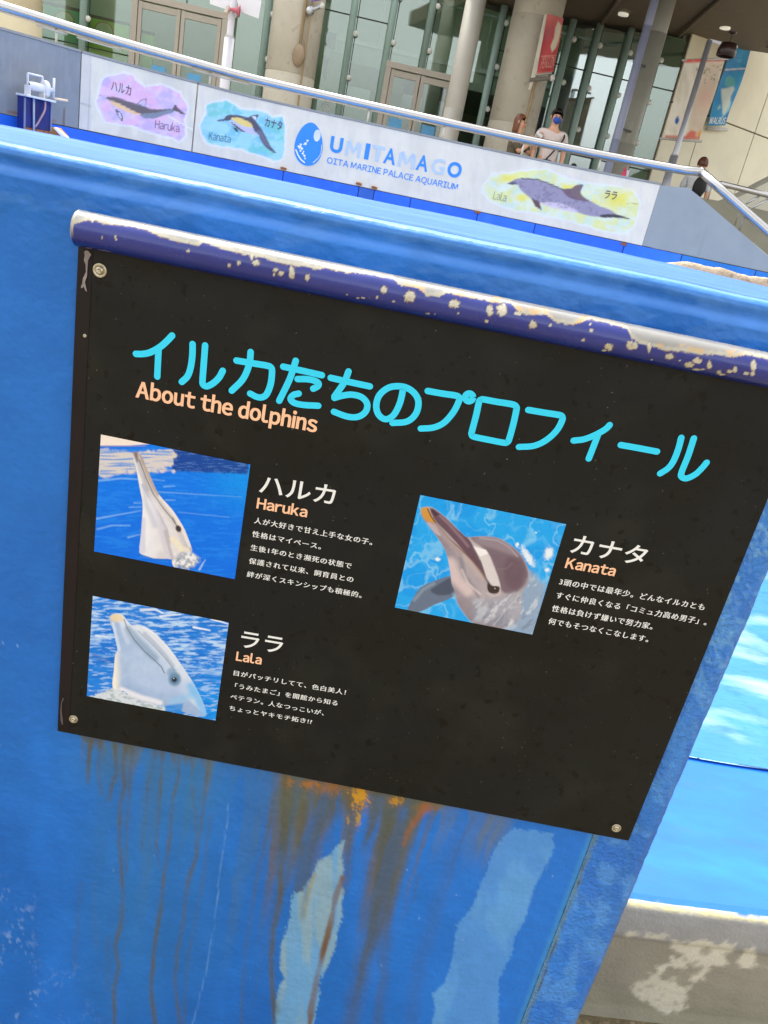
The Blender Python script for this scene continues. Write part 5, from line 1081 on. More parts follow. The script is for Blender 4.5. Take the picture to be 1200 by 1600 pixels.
ibox('green_screen', fu[14] + .10, uEnd - .03, .10, .16, DECK + .03, ceil_z(uEnd) - .05, mat('screen_green', S(112, 140, 108), .5, var=.06, vs_=1))
for x in (633, 520, 700): ibox('inner_column', upx(x, 120) - .16, upx(x, 120) + .16, 2.3, 2.6, DECK, zm - .42, mat('column_green', S(110, 130, 100), .7))
# green posters with round pale faces left out as plain round badges
def poster(x0, x1, ytop, z0, col, nm='poster'):
    u0, u1 = upx(x0, ytop), upx(x1, ytop); zt_ = float(FP.uz((x0 + x1) / 2, ytop)[1]); q_ = MB()
    q_.box(FP.W((u0 + u1) / 2, (zt_ + z0) / 2, -.14), FP.e * (u1 - u0) / 2, FP.n * .02, (0, 0, (zt_ - z0) / 2)); o = q_.build(nm, mat('poster_%d%d' % (x0, x1), S(*col), .6, var=.15, vs_=2), hall)
    t_ = MB(); t_.box(FP.W((u0 + u1) / 2, zt_ + .025, -.14), FP.e * (u1 - u0) / 2, FP.n * .025, (0, 0, .024)); t_.build('poster_rail', mat('near_black', S(14, 16, 14), .6), hall); return u0, u1, zt_
bad_m = mat('badge_pale', S(226, 236, 190), .6, var=.2, vs_=6); ring_m = mat('badge_ring', S(206, 146, 96), .6)
for (x0, x1, yt, z0, c, bx, by) in ((56, 125, 10, DECK + .55, (110, 210, 150), 98, 30), (137, 200, 32, DECK + .45, (176, 226, 60), 160, 47), (216, 239, 52, DECK + .4, (160, 214, 100), 0, 0), (48, 62, 18, DECK + .2, (140, 150, 130), 0, 0)):
    poster(x0, x1, yt, z0, c)
    if bx:
        u, z = FP.uz(bx, by); 
        for r_, mm, o_ in ((.17, ring_m, -.110), (.145, bad_m, -.102)):
            m_ = MB(); n0_ = 24; m_.slab([FP.W(u + r_ * math.cos(2 * math.pi * k / n0_), z + r_ * .85 * math.sin(2 * math.pi * k / n0_), o_) for k in range(n0_)], FP.n * .004); m_.build('badge', mm, hall)

# =================================================================== soffit, concrete wall to the right
can = thing('canopy', FP.W(3, bnz[3], 3), 'dark brown canopy ceiling over the promenade at the top right', 'canopy')
m_ = MB(); V = []
lip = [FP.W(u, z, -.3) for u, z in zip(bnu, bnz)]; slope = .0
L_ = [FP.W(u, z + .0, 0.0) for u, z in zip(bnu[1:], bnz[1:])]
near = [p_ + np.array([.0, -6.0, .35]) for p_ in L_]
for k in range(len(L_) - 1):
    m_ = MB(); m_.slab([near[k], near[k + 1], L_[k + 1] + FP.n * .6, L_[k] + FP.n * .6], (0, 0, .3)); m_.build('soffit_panel', mat('soffit_brown', S(104, 90, 72), .7, var=.12, vs_=3, stretch=(1, 6, 1)), can)
for k in (2, 3, 5): m_ = MB(); m_.tube([near[k] - (0, 0, .01), L_[k] - (0, 0, .01)], .035, 6); m_.build('beam', mat('beam_brown', S(112, 98, 80), .6), can)
for (x, y) in ((974, 22), (1133, 43)):
    d = rays(x, y); zz_ = float(np.interp(x, [974, 1133], [FP.uz(974, 42)[1], FP.uz(1133, 62)[1]])); t = (zz_ + .04 - CAM_Z) / d[2]; c = d * t; c[2] = zz_ + .03
    m_ = MB(); Vv, Ff = lathe([(.09, .02), (.09, -.012), (.075, -.016), (.001, -.012)], 20, c, np.array([0, 0, 1.0]), np.array([1.0, 0, 0]), np.array([0, 1.0, 0])); m_.add(Vv, Ff); m_.build('downlight', mat('downlight_white', S(232, 230, 214), .5, emit=(S(255, 250, 230), .12)), can, True)
CP = PL(0, R(38), through=FP.at(1047, 170) - np.array([0, 0, 0]))
cw = thing('concrete_wall', CP.at(1120, 260), 'tall pale concrete wall in large cast panels at the right', 'wall')
cw_m = mat('cast_concrete', S(222, 216, 192), .8, var=.08, vs_=1.2, bump=.15, bs=12, spots=[(1.5, .55, .75, S(214, 204, 174), .5, 2.0)])
u0 = float(CP.uz(1047, 170)[0]); jx = [u0, float(CP.uz(1104, 170)[0]), float(CP.uz(1172, 230)[0]), float(CP.uz(1172, 230)[0]) + 2.4, float(CP.uz(1172, 230)[0]) + 5]
zj = float(CP.uz(1160, 201)[1]); zrow = [DECK - .5, zj, zj + 2.4, 8.5]
for a, b in zip(jx[:-1], jx[1:]):
    for c, d in zip(zrow[:-1], zrow[1:]):
        m_ = MB(); m_.slab([CP.W(a + .012, c + .012, 0), CP.W(b - .012, c + .012, 0), CP.W(b - .012, d - .012, 0), CP.W(a + .012, d - .012, 0)], CP.n * .2); m_.build('concrete_panel', cw_m, cw, bevel=.008)
m_ = MB(); m_.slab([CP.W(jx[0] + .012, DECK, -.03), CP.W(jx[-1], DECK, -.03), CP.W(jx[-1], 8.5, -.03), CP.W(jx[0] + .012, 8.5, -.03)], CP.n * .1); m_.build('joint_backing', mat('joint_dark', S(96, 92, 70), .9), cw)
# =================================================================== columns and poles
def col_at(px, py, D, r, name, lab, cat, m, z1=7.8, grp=None, seams=True, base=None):
    pl = PL(D, FA); u, _ = pl.uz(px, py); o = thing(name, pl.W(u, DECK, 0), lab, cat, grp)
    zs_ = [DECK] + [z for z in (DECK + 1.55, DECK + 3.1, DECK + 4.65) if z < z1] + [z1]
    for a, b in zip(zs_[:-1], zs_[1:]):
        prof_ = [(r, a + .004), (r, b - .004)] if seams else [(r, a), (r, b)]
        V, Fc = lathe([(r - .012, a), (r, a + .012)] + [(r, b - .012), (r - .012, b)], 40, np.array([*pl.W(u, 0, 0)[:2], 0]), np.array([0, 0, 1.0]), np.array([1.0, 0, 0]), np.array([0, 1.0, 0])) if seams else lathe([(r, a), (r, b)], 32, np.array([*pl.W(u, 0, 0)[:2], 0]), np.array([0, 0, 1.0]), np.array([1.0, 0, 0]), np.array([0, 1.0, 0]))
        mk('column_drum' if seams else 'shaft', V, Fc, m, o, True)
    return o, pl, u
colm = mat('column_concrete', S(188, 181, 164), .8, var=.10, vs_=2.2, bump=.2, bs=25, spots=[(2.0, .55, .7, S(170, 156, 132), .5, 3.0), (8, .58, .66, S(150, 138, 118), .4, 8.0)])
cA, plA, uA = col_at(459, 75, 14.6, .40, 'concrete_column', 'thick concrete column left of centre with a conduit down its front', 'column', colm, grp='thick concrete columns')
cB, plB, uB = col_at(820, 110, 14.6, .40, 'concrete_column', 'thick concrete column beside the red banner', 'column', colm, z1=ceil_z(upx(820, 18)), grp='thick concrete columns')
cC, plC, uC_ = col_at(15, 18, 14.0, .45, 'concrete_column', 'cream concrete column at the far top left corner', 'column', mat('column_cream', S(212, 200, 168), .8, var=.08, vs_=2, bump=.2), grp='thick concrete columns')
m_ = MB(); cu_ = mat('conduit_ochre', S(168, 146, 110), .6)
u = float(plA.uz(470, 80)[0]); zb_ = float(plA.uz(466, 92)[1]); m_.tube([plA.W(u, zb_, .42), plA.W(u, 7.5, .42)], .022, 8); m_.tube([plA.W(u + .09, DECK, .41), plA.W(u + .09, 7.5, .41)], .014, 8); m_.build('conduit', cu_, cA, True)
m_ = MB(); m_.ball(plA.W(u, zb_, .43), .10, .05, .16, 12, 8); m_.build('junction_box', mat('junction_brown', S(150, 130, 106), .7), cA, True)
m_ = MB(); c0 = plA.at(484, 17, .42); c1 = plA.at(503, 9, .42); m_.tube([c0, c1], .028, 8); m_.ball(c0, .07, .07, .07); m_.build('bracket', steel2, cA, True)
m_ = MB(); m_.ball(c1, .045, .045, .045); m_.build('bracket_knob', MATS['fitting_white'], cA, True)
m_ = MB(); u2 = float(plB.uz(829, 125)[0]); m_.tube([plB.W(u2, DECK, .40), plB.W(u2, float(plB.uz(829, 122)[1]), .40)], .022, 8); m_.build('conduit', cu_, cB, True)
slim = mat('slim_column', S(176, 172, 160), .5, var=.05, bump=.03)
col_at(722, 110, 14.2, .155, 'round_column', 'slim grey cream round column in front of the glass doors', 'column', slim, grp='slim round columns', seams=False)
col_at(1003, 130, 13.6, .16, 'round_column', 'slim grey round column beside the bluish drainpipe', 'column', mat('slim_column_grey', S(150, 148, 134), .5, var=.06), z1=ceil_z(upx(1003, 50)) + .1, grp='slim round columns', seams=False)
dp, plD, uD = col_at(987, 130, 13.3, .062, 'drainpipe', 'bluish grey drainpipe running up in front of the slim round column', 'pipe', mat('drain_blue', S(146, 152, 176), .4, var=.04), z1=ceil_z(upx(987, 48)) + .1, seams=False)
m_ = MB()
for y in (96, 200): c = plD.at(990 - (y - 96) * .2, y); m_.tube([c, c + FP.e * .3 + FP.n * .2], .018, 6)
m_.build('pipe_clamp', mat('clamp_dark', S(90, 90, 90), .5), dp)
# white lamp pole with two sign boards and a pink horn
plP = PL(12.4, FA); u, _ = plP.uz(354, 105); pole = thing('signal_pole', plP.W(u, DECK, 0), 'white pole carrying two white boards and a small pink horn by the left doors', 'pole')
wht = mat('pole_white', S(206, 206, 212), .4, var=.04); zk = float(plP.uz(361, 60)[1])
MB().tube([plP.W(u, DECK, 0), plP.W(u, zk, 0)], .068, 20).build('lower_tube', wht, pole, True); MB().tube([plP.W(u, zk, 0), plP.W(u, zk + .05, 0), plP.W(u, 7.0, 0)], [.068, .045, .045], 20).build('upper_tube', wht, pole, True)
for (pts, nm) in ((((327, -25), (328, 6), (358, 16), (364, -16)), 'sign_plate'), (((368, -12), (374, 18), (404, 29), (410, -8)), 'sign_plate')):
    m_ = MB(); m_.slab([plP.at(x, y, .03) for x, y in pts], FP.n * .015); m_.build(nm, mat('plate_white', S(226, 226, 232), .5, var=.03), pole)
m_ = MB(); h0 = plP.at(367, 18, .08); V, Fc = lathe([(.02, -.10), (.03, -.02), (.075, .03), (.07, .032), (.015, -.01)], 16, plP.at(371, 17, .10), FP.e, np.array([0, 0, 1.0]), FP.n); m_.add(V, Fc); m_.build('horn', mat('horn_pink', S(186, 96, 112), .45), pole, True)
m_ = MB(); m_.tube([plP.at(362, 17, .0), h0], .02, 8); m_.tube([plP.at(358, 10, 0), plP.at(352, 22, .1)], .03, 8); m_.build('bracket', mat('bracket_beige', S(190, 176, 160), .5), pole)
# right banner pole with beige banner
plQ = PL(12.6, FA); u, _ = plQ.uz(1075, 175); bpole = thing('banner_pole', plQ.W(u, DECK, 0), 'silver pole in front of the concrete wall, with a short arm at its top', 'pole')
zt_ = float(plQ.uz(1112, 64)[1]); zk = float(plQ.uz(1054, 245)[1]); sil = mat('pole_silver', S(170, 172, 178), .35, metal=.6, var=.05)
MB().tube([plQ.W(u, DECK, 0), plQ.W(u, zk, 0)], .062, 16).build('lower_tube', sil, bpole, True); MB().tube([plQ.W(u, zk, 0), plQ.W(u, zk + .05, 0), plQ.W(u, zt_, 0)], [.062, .040, .040], 16).build('upper_tube', sil, bpole, True)
m_ = MB(); m_.tube([plQ.W(u, zt_, 0), plQ.W(u + .42, zt_ + .0, 0)], .022, 8); m_.build('top_arm', mat('plate_white', S(226, 226, 232), .5, var=.03), bpole)
def banner(nm, quad, D, az, fn, label, back, curl=0.0, n=(46, 90)):
    """cloth banner between four photograph corners TL TR BR BL, hung slightly curved"""
    pl = PL(D, az); P4 = [pl.at(x, y) for x, y in quad]; o = thing(nm, (P4[0] + P4[1]) / 2, label, 'banner')
    a = np.linspace(0, 1, n[0])[:, None]; b = np.linspace(0, 1, n[1])[None, :]
    P = (P4[0] * ((1 - a) * (1 - b))[..., None] + P4[1] * (a * (1 - b))[..., None] + P4[2] * (a * b)[..., None] + P4[3] * ((1 - a) * b)[..., None])
    P = P - pl.n * (.02 * np.sin(a * 5 + b * 7) + curl * (a * b) ** 2)[..., None]; P = P.reshape(-1, 3); px, py = toPx(P); p = Paint(px, py, S(200, 200, 190)); fn(p)
    mk('cloth', P, grid_faces(*n), mat('banner_cloth', None, .8, attr='paint', var=.05, vs_=5), o, True, p.c)
    for t0, t1, r_ in back: MB().tube([pl.at(*t0, -.01), pl.at(*t1, -.01)], r_, 10).build('hem_bar', mat('bar_grey', S(176, 172, 164), .4), o, True)
    return o
def b_beige(p):
    z = lambda t: Z(t, 1040, 80, 10); p.c[:] = S(228, 220, 200); X, Y = p.x, p.y
    top = Y - (93 - (X - 1070) * .035); p.lay(sstep(7.5, 3, top), S(218, 96, 84)); p.lay(.5 * sstep(.4, .7, fbm(X * .1, Y * .03, 151)), S(196, 186, 166))
    p.poly(z([(640, 160), (900, 180), (620, 1230), (480, 1380), (330, 1380), (420, 700), (520, 480)]), S(198, 176, 152), .7, 5); p.blob(1102, 152, 9, 20, S(206, 150, 130), .45, .8, .2, .1, 3, .3)
    gr = S(92, 92, 62); random.seed(5)
    for k in range(46):
        x = random.uniform(480, 900); y = random.uniform(190, 500)
        if x < 560 and y > 330: continue
        if x > 600 and y > 480: continue
        q_ = random.uniform(0, 3.1); L_ = random.uniform(12, 30); p.line(z([(x, y), (x + L_ * math.cos(q_), y + L_ * math.sin(q_)), (x + L_ * math.cos(q_ + .8) * 1.2, y + L_ * math.sin(q_) * 1.3)]), .75, gr, .85, .5)
    p.blob(1058, 188, 2.9, 6.2, S(46, 92, 170), 1, .2, 0, .2, 5, .25); p.blob(1060.5, 184.5, 1, 1.6, S(190, 205, 225), .9, .4)
    p.poly(z([(330, 1290), (400, 1235), (480, 1260), (460, 1350), (300, 1370)]), S(206, 96, 78), .9, 2); p.poly(z([(480, 1290), (560, 1230), (620, 1200), (600, 1290), (520, 1370)]), S(224, 156, 72), .9, 2)
    p.lay(.8 * sstep(209, 213, Y + (X - 1040) * -.04), S(200, 112, 96))
bb = banner('hanging_banner', ((1070, 93), (1134, 92), (1093, 218), (1038, 215)), 12.85, FA, b_beige, 'beige vertical banner with red ends and a small blue emblem, hung across the silver pole', [((1066, 94.5), (1138, 91.5), .018), ((1031, 216), (1096, 221), .02)])
def b_blue(p):
    z = lambda t: Z(t, 1040, 80, 10); p.c[:] = S(52, 142, 190); X, Y = p.x, p.y; p.lay(.6 * sstep(.45, .65, fbm(X * .08, Y * .06, 161)), S(40, 118, 176)); 
    p.line([(1134, 109), (1165, 107)], 2.2, S(206, 202, 206), .9); p.line([(1132, 111), (1163, 110)], 1, S(96, 84, 130), .7)
    p.poly(z([(940, 420), (1010, 385), (1080, 430), (1090, 520), (1000, 560), (920, 540)]), S(92, 164, 160), .9, 2)
    p.poly(z([(870, 590), (960, 575), (1060, 545), (1080, 590), (1020, 700), (1000, 860), (920, 1000), (890, 980), (880, 800), (870, 680)]), S(198, 206, 194), .95, 2)
    p.poly(z([(810, 890), (850, 830), (860, 880), (820, 920)]), S(170, 200, 190), .8, 1.5); p.line(z([(1010, 800), (980, 920), (880, 1030)]), 3, S(150, 200, 210), .8, 1, 2)
    for yy in (132, 180, 210): p.line(z([(1090, yy - 60), (1180, yy - 50)]), .8, S(150, 200, 225), .6)
    d = np.minimum(np.abs(X - np.interp(Y, [70, 197], [1180, 1133]) - 0), 99); p.lay(.0 * d, S(80, 80, 120))
bl = banner('wall_banner', ((1143, 66), (1177, 69), (1134, 196), (1105, 196)), CP.D - .10, R(38), b_blue, 'blue vertical banner with a pale figure, hung on the concrete wall', [((1104, 201), (1136, 203), .03)])
plb = PL(CP.D - .12, R(38))
def flat_text(body, pl, L, Rp, em, m, parent, bold=.02):
    return text_on(pl, body, L, Rp, m, parent, em=em, off=.05, bold=bold, mode='base', name='banner_lettering')
flat_text('WALRUS', plb, (1107, 193), (1132, 193.5), .15, mat('lettering_pale', S(196, 206, 206), .6), bl)
def b_red(p):
    X, Y = p.x, p.y; p.c[:] = S(186, 72, 76); z = lambda t: Z(t, 830, 20, 14.55); p.lay(.7 * sstep(60, 20, Y), S(206, 120, 112))
    p.poly(z([(610, 180), (690, 300), (620, 640), (560, 800), (470, 900), (440, 760), (520, 560), (550, 340)]), S(198, 196, 168), .9, 1.2); p.blob(858, 52, 4, 12, S(176, 100, 110), .7, .6, .2, .2, 4, .3)
    p.line(z([(240, 995), (560, 970)]), 2.0, S(206, 150, 120), .8); p.line(z([(150, 1360), (480, 1345)]), 2.2, S(224, 110, 96), .9); p.lay(.5 * sstep(1.5, .2, np.abs(Y - 92 - (X - 850) * -.02)), S(150, 40, 50))
brd = banner('column_banner', ((855, 22), (881, 28), (865, 112), (839, 115)), 14.0, FA, b_red, 'red vertical banner with pale lettering, fixed beside the thick column under the canopy', [((835, 117), (862, 114), .016)], n=(30, 70))
flat_text('PENGUIN', PL(13.95, FA), (844, 107), (864, 105), .20, mat('lettering_rose', S(206, 150, 134), .6), brd, .0)
m_ = MB(); pr_ = PL(14.0, FA); m_.tube([pr_.at(828, 125), pr_.at(862, 122)], .03, 8); m_.build('lower_arm', mat('arm_grey', S(120, 118, 108), .5), brd); m_ = MB(); m_.ball(pr_.at(863, 122), .045, .045, .05); m_.build('arm_knob', MATS['fitting_white'], brd, True)
m_ = MB(); m_.slab([pr_.at(851, 22), pr_.at(855, 22), pr_.at(838, 116), pr_.at(829, 140), pr_.at(826, 140)], FP.n * .02); m_.build('side_rope', mat('rope_cream', S(214, 208, 190), .7), brd)
pur = banner('column_banner', ((489, -30), (512, -25), (503, 0), (486, 3)), 14.1, FA, lambda p: p.lay(np.ones(len(p.x)), S(120, 84, 150)), 'purple banner whose lower corner shows at the top of the left thick column', [], n=(8, 12))
# hanging black lamp / loudspeaker under the canopy
pk = PL(12.0, FA); lamp = thing('hanging_lamp', pk.at(1140, 66), 'dark brown drum lamp hanging from the canopy in front of the blue banner', 'lamp')
c = pk.at(1136, 79); V, Fc = lathe([(.05, .085), (.10, .085), (.125, .0), (.125, -.07), (.11, -.075), (.10, .05), (.01, .05)], 24, c, np.array([0, 0, 1.0]), np.array([1.0, 0, 0]), np.array([0, 1.0, 0])); mk('shade', V, Fc, mat('lamp_brown', S(40, 18, 14), .35), lamp, True)
MB().tube([c + (0, 0, .085), c + (0, 0, .21)], .006, 6).build('cord', mat('near_black', S(14, 16, 14), .6), lamp)
V, Fc = lathe([(.055, 0), (.055, -.02), (.01, -.035)], 16, c + np.array([0, 0, .225]), np.array([0, 0, 1.0]), np.array([1.0, 0, 0]), np.array([0, 1.0, 0])); mk('ceiling_rose', V, Fc, MATS['lamp_brown'], lamp, True)

# =================================================================== winch on its bracket, wedge, rock
wi = thing('hand_winch', CW.W(CW.uz(60, 150)[0], CAM_Z, .2), 'white hand winch with crank on a dark blue bracket against the grey wall', 'winch')
woff = .22; wa = lambda x, y, o=woff: CW.W(*CW.uz(x, y, o), o)
ws = S(214, 216, 222); w_m = mat('winch_white', ws, .45, var=.08, vs_=20); nb = mat('bracket_navy', S(20, 34, 110), .5, var=.3, vs_=10)
t0 = wa(44, 133); t1 = wa(66, 138); ax_ = (t1 - t0) / np.linalg.norm(t1 - t0); nrm = np.array([ax_[1], -ax_[0], 0]); upv = np.array([0, 0, 1.0])
V, Fc = lathe([(.03, 0), (.03, .01), (.034, .05), (.032, .10), (.034, .14), (.03, .17)], 20, t0, ax_, nrm, upv); mk('drum', V, Fc, w_m, wi, True)
for tt in (t0 - ax_ * .005, t1 + ax_ * .0): m_ = MB(); m_.box(tt - (0, 0, .04), ax_ * .004, nrm * .045, (0, 0, .04)); m_.box(tt + (0, 0, .045), ax_ * .005, nrm * .012, (0, 0, .045)); m_.build('side_plate', w_m, wi, bevel=.003)
V, Fc = lathe([(.001, 0), (.062, 0), (.066, .01), (.066, .03), (.055, .04), (.02, .042), (.018, .10), (.001, .10)], 24, t1 + ax_ * .008, ax_, nrm, upv); mk('gear_cover', V, Fc, w_m, wi, True)
m_ = MB(); m_.tube([t0 + (0, 0, .088), t1 + (0, 0, .088)], .008, 8); m_.build('tie_bar', w_m, wi, True)
k0 = t1 + ax_ * .105; m_ = MB(); m_.tube([k0 + (0, 0, .10), k0 - (0, 0, .0), k0 - (0, 0, .06)], .011, 8); m_.build('crank_arm', w_m, wi, True)
MB().tube([k0 - (0, 0, .06), k0 + ax_ * .13 - (0, 0, .055)], .012, 10).build('crank_grip', mat('grip_cream', S(226, 204, 176), .6), wi, True)
m_ = MB(); m_.box((t0 + t1) / 2 + ax_ * .01 - (0, 0, .082), ax_ * .13, nrm * .09, (0, 0, .008)); m_.build('base_plate', w_m, wi, bevel=.002)
zb0 = float(t0[2]) - .09; m_ = MB(); cc = (t0 + t1) / 2 + ax_ * .01; m_.box(np.array([cc[0], cc[1], zb0 - .19]) - nrm * .03, ax_ * .115, nrm * .06, (0, 0, .19)); m_.build('bracket_box', nb, wi, bevel=.003)
m_ = MB()
for sg in (-1, 1): m_.box(np.array([cc[0], cc[1], zb0 - .30]) + ax_ * sg * .118 + nrm * .035, ax_ * .006, nrm * .006, (0, 0, .29))
m_.build('bracket_edge', mat('edge_steel', S(120, 130, 160), .4), wi)
m_ = MB(); m_.box(np.array([cc[0], cc[1], zb0 - .245]) + nrm * .037, ax_ * .115, nrm * .005, (0, 0, .012)); m_.build('rust_line', rust_m, wi)
hs_m = mat('hose_grey', S(176, 184, 200), .5); MB().tube([wa(53, 152, woff + .05), wa(53, 175, woff + .05), wa(53, 210, woff + .05)], .009, 8).build('cable', hs_m, wi, True)
MB().tube(spline([wa(71, 158, woff + .06), wa(70, 172, woff + .07), wa(63, 186, woff + .07), wa(57, 196, woff + .06), wa(53, 200, woff + .05), wa(53, 212, woff + .05)], 5), .008, 8).build('hose', mat('hose_pink', S(176, 140, 150), .5), wi, True)
pw_ = PL(5.2, R(5)); we = thing('wooden_float', pw_.at(88, 212), 'small brown wooden wedge with white batten behind the blue wall top', 'wooden wedge')
m_ = MB(); m_.slab([pw_.at(x, y) for x, y in ((78, 216), (80, 199), (84, 198), (97, 212), (97, 222), (80, 222))], pw_.n * .12); m_.build('block', mat('wood_brown', S(150, 100, 50), .7, var=.3, vs_=20), we, bevel=.003)
m_ = MB(); m_.slab([pw_.at(x, y, .03) for x, y in ((83, 200), (87, 199), (107, 216), (107, 222), (100, 218))], pw_.n * .03); m_.build('batten', mat('batten_white', S(220, 214, 210), .6), we, bevel=.003)
# tan rock beyond the right end of the wall
pr2 = PL(4.8, R(6)); outline = [(1020, 416), (1045, 411), (1060, 409.5), (1075, 409), (1088, 411), (1100, 415), (1115, 418), (1130, 419), (1150, 426), (1170, 431), (1200, 435), (1230, 439), (1270, 452)]
ou = [float(pr2.uz(*q_)[0]) for q_ in outline]; oz = [float(pr2.uz(*q_)[1]) for q_ in outline]
ru = np.linspace(ou[0] - .30, ou[-1] + 1.6, 240); rd_ = np.concatenate([-np.linspace(.2, 0, 44), np.linspace(.02, .9, 54)]); U_, D_ = np.meshgrid(ru, rd_, indexing='ij')
Zr = np.interp(U_, ou, oz); Zr = Zr - 1.45 * np.clip((ou[0] - U_) / .30, 0, 1) ** 1.3 - 1.45 * np.clip((U_ - ou[-1] - 1.0) / .6, 0, 1) ** 2; dip = np.where(D_ < 0, -(D_ / .2) ** 2 * 1.45, -(D_ / .9) ** 2 * 1.45)
Zr = Zr + dip + (fbm(U_ * 9, D_ * 9 + 5, 171) - .5) * .05 * sstep(0, .12, np.abs(D_)) + (fbm(U_ * 60, D_ * 60, 172) - .5) * .008
Zr = np.maximum(Zr, ZL - .08); D_ = D_ + (fbm(U_ * 4, Zr * 5, 173) - .5) * .10 * sstep(.02, .2, np.abs(D_))
P = pr2.W(U_.ravel(), Zr.ravel(), -D_.ravel() * 1.0)
rk = thing('boulder', pr2.W(1.1, ZL, 0), 'tan rock showing beyond the right end of the blue wall top', 'rock')
mk('rock_face', P, grid_faces(len(ru), len(rd_), True), mat('rock_tan', S(176, 156, 130), .9, var=.2, vs_=8, bump=.8, bs=60, spots=[(5, .5, .65, S(196, 184, 168), .8, 2.0), (14, .56, .66, S(96, 82, 72), .7, 4.0), (22, .6, .7, S(150, 124, 88), .4, 6.0)]), rk, True)

# =================================================================== people on the promenade
sk_m = mat('skin', S(214, 162, 132), .5, var=.04); 
def person(px, py, D, H, label, hair, shirt, pants, face=-1, arm=None, sit=0.0, hairlen=0, extras=None, turn=0.0, grp=None, sleeve=.55):
    """standing adult, head top at pixel (px,py); turn = heading of the face (0 = towards the camera)"""
    pl = PL(D, FA); top = pl.at(px, py); f = np.array([math.sin(turn), -math.cos(turn), 0]); r = np.array([-f[1], f[0], 0]); u = np.array([0, 0, 1.0])
    base = np.array([top[0], top[1], top[2] - H]); o = thing('person', base, label, 'person', grp); k = H / 1.7
    J = lambda a, b, c: base + r * a * k + f * b * k + u * c * k
    pts = dict(pelvis=J(0, 0, .93), belly=J(0, .01, 1.06), chest=J(0, 0, 1.26), neck0=J(0, -.01, 1.43), neck1=J(0, .01, 1.50), head0=J(0, .02, 1.57), head1=J(0, .015, 1.64))
    ed = [('pelvis', 'belly'), ('belly', 'chest'), ('chest', 'neck0'), ('neck0', 'neck1'), ('neck1', 'head0'), ('head0', 'head1')]
    rad = dict(pelvis=(.15, .11), belly=(.135, .10), chest=(.16, .115), neck0=(.075, .065), neck1=(.055, .055), head0=(.075, .085), head1=(.07, .08))
    A = {-1: [(-.19, 0, 1.38), (-.235, .0, 1.12), (-.23, .06, .88), (-.225, .08, .80)], 1: [(.19, 0, 1.38), (.235, 0, 1.12), (.23, .06, .88), (.225, .08, .80)]}
    if arm: A.update(arm)
    for s in (-1, 1):
        n = 'L' if s < 0 else 'R'
        for i, q_ in enumerate(A[s]): pts['a%s%d' % (n, i)] = J(*q_)
        ed += [('chest', 'a%s0' % n)] + [('a%s%d' % (n, i), 'a%s%d' % (n, i + 1)) for i in range(3)]
        for i, w in enumerate((.055, .042, .030, .034)): rad['a%s%d' % (n, i)] = (w, w * (.6 if i == 3 else 1))
        h = [(.10 * s, 0, .88), (.105 * s, .02, .48), (.11 * s, -.01, .09), (.12 * s, .12, .035)]
        for i, q_ in enumerate(h): pts['l%s%d' % (n, i)] = J(*q_)
        ed += [('pelvis', 'l%s0' % n)] + [('l%s%d' % (n, i), 'l%s%d' % (n, i + 1)) for i in range(3)]
        for i, w in enumerate((.085, .058, .042, .038)): rad['l%s%d' % (n, i)] = w * 1.0
        # fingers
        w0 = np.array(A[s][3], float); w1 = np.array(A[s][2], float); d_ = w0 - w1; d_ /= np.linalg.norm(d_); sd_ = np.array([s * .3, 1, 0.2]); sd_ = sd_ - d_ * (sd_ @ d_); sd_ /= np.linalg.norm(sd_)
        for fi, (spd, L_) in enumerate(((-.030, .062), (-.010, .075), (.010, .072), (.029, .056))):
            p0 = w0 + sd_ * spd + d_ * .03; p1 = p0 + d_ * L_ * .5 + sd_ * spd * .2; p2 = p1 + d_ * L_ * .4 + np.cross(d_, sd_) * .018
            for i, q_ in enumerate((p0, p1, p2)): pts['f%s%d%d' % (n, fi, i)] = J(*q_); rad['f%s%d%d' % (n, fi, i)] = (.0095, .0085, .007)[i]
            ed += [('a%s3' % n, 'f%s%d0' % (n, fi)), ('f%s%d0' % (n, fi), 'f%s%d1' % (n, fi)), ('f%s%d1' % (n, fi), 'f%s%d2' % (n, fi))]
        t0_ = w0 - sd_ * .02; t1_ = w0 - sd_ * .055 + d_ * .03
        pts['t%s0' % n] = J(*t1_); rad['t%s0' % n] = .0095; ed.append(('a%s3' % n, 't%s0' % n))
    rad = {a: (tuple(x * k for x in b) if isinstance(b, tuple) else b * k) for a, b in rad.items()}
    skin('body', pts, ed, rad, sk_m, o, 2)
    # clothes over the same joints
    cl = ['pelvis', 'belly', 'chest', 'neck0', 'aL0', 'aL1', 'aR0', 'aR1']; P2 = {c: pts[c] for c in cl}
    for n in 'LR': P2['a%s1' % n] = pts['a%s0' % n] + (pts['a%s1' % n] - pts['a%s0' % n]) * sleeve * 1.6
    P2['pelvis'] = pts['pelvis'] - u * .04
    r2_ = dict(pelvis=(.160 * k, .125 * k), belly=(.145 * k, .115 * k), chest=(.160 * k, .125 * k), neck0=(.085 * k, .075 * k), aL0=.072 * k, aR0=.072 * k, aL1=.068 * k, aR1=.068 * k)
    skin('shirt', P2, [('pelvis', 'belly'), ('belly', 'chest'), ('chest', 'neck0'), ('chest', 'aL0'), ('aL0', 'aL1'), ('chest', 'aR0'), ('aR0', 'aR1')], r2_, shirt, o, 2)
    P3 = {c: pts[c] for c in ('pelvis', 'lL0', 'lL1', 'lL2', 'lR0', 'lR1', 'lR2')}
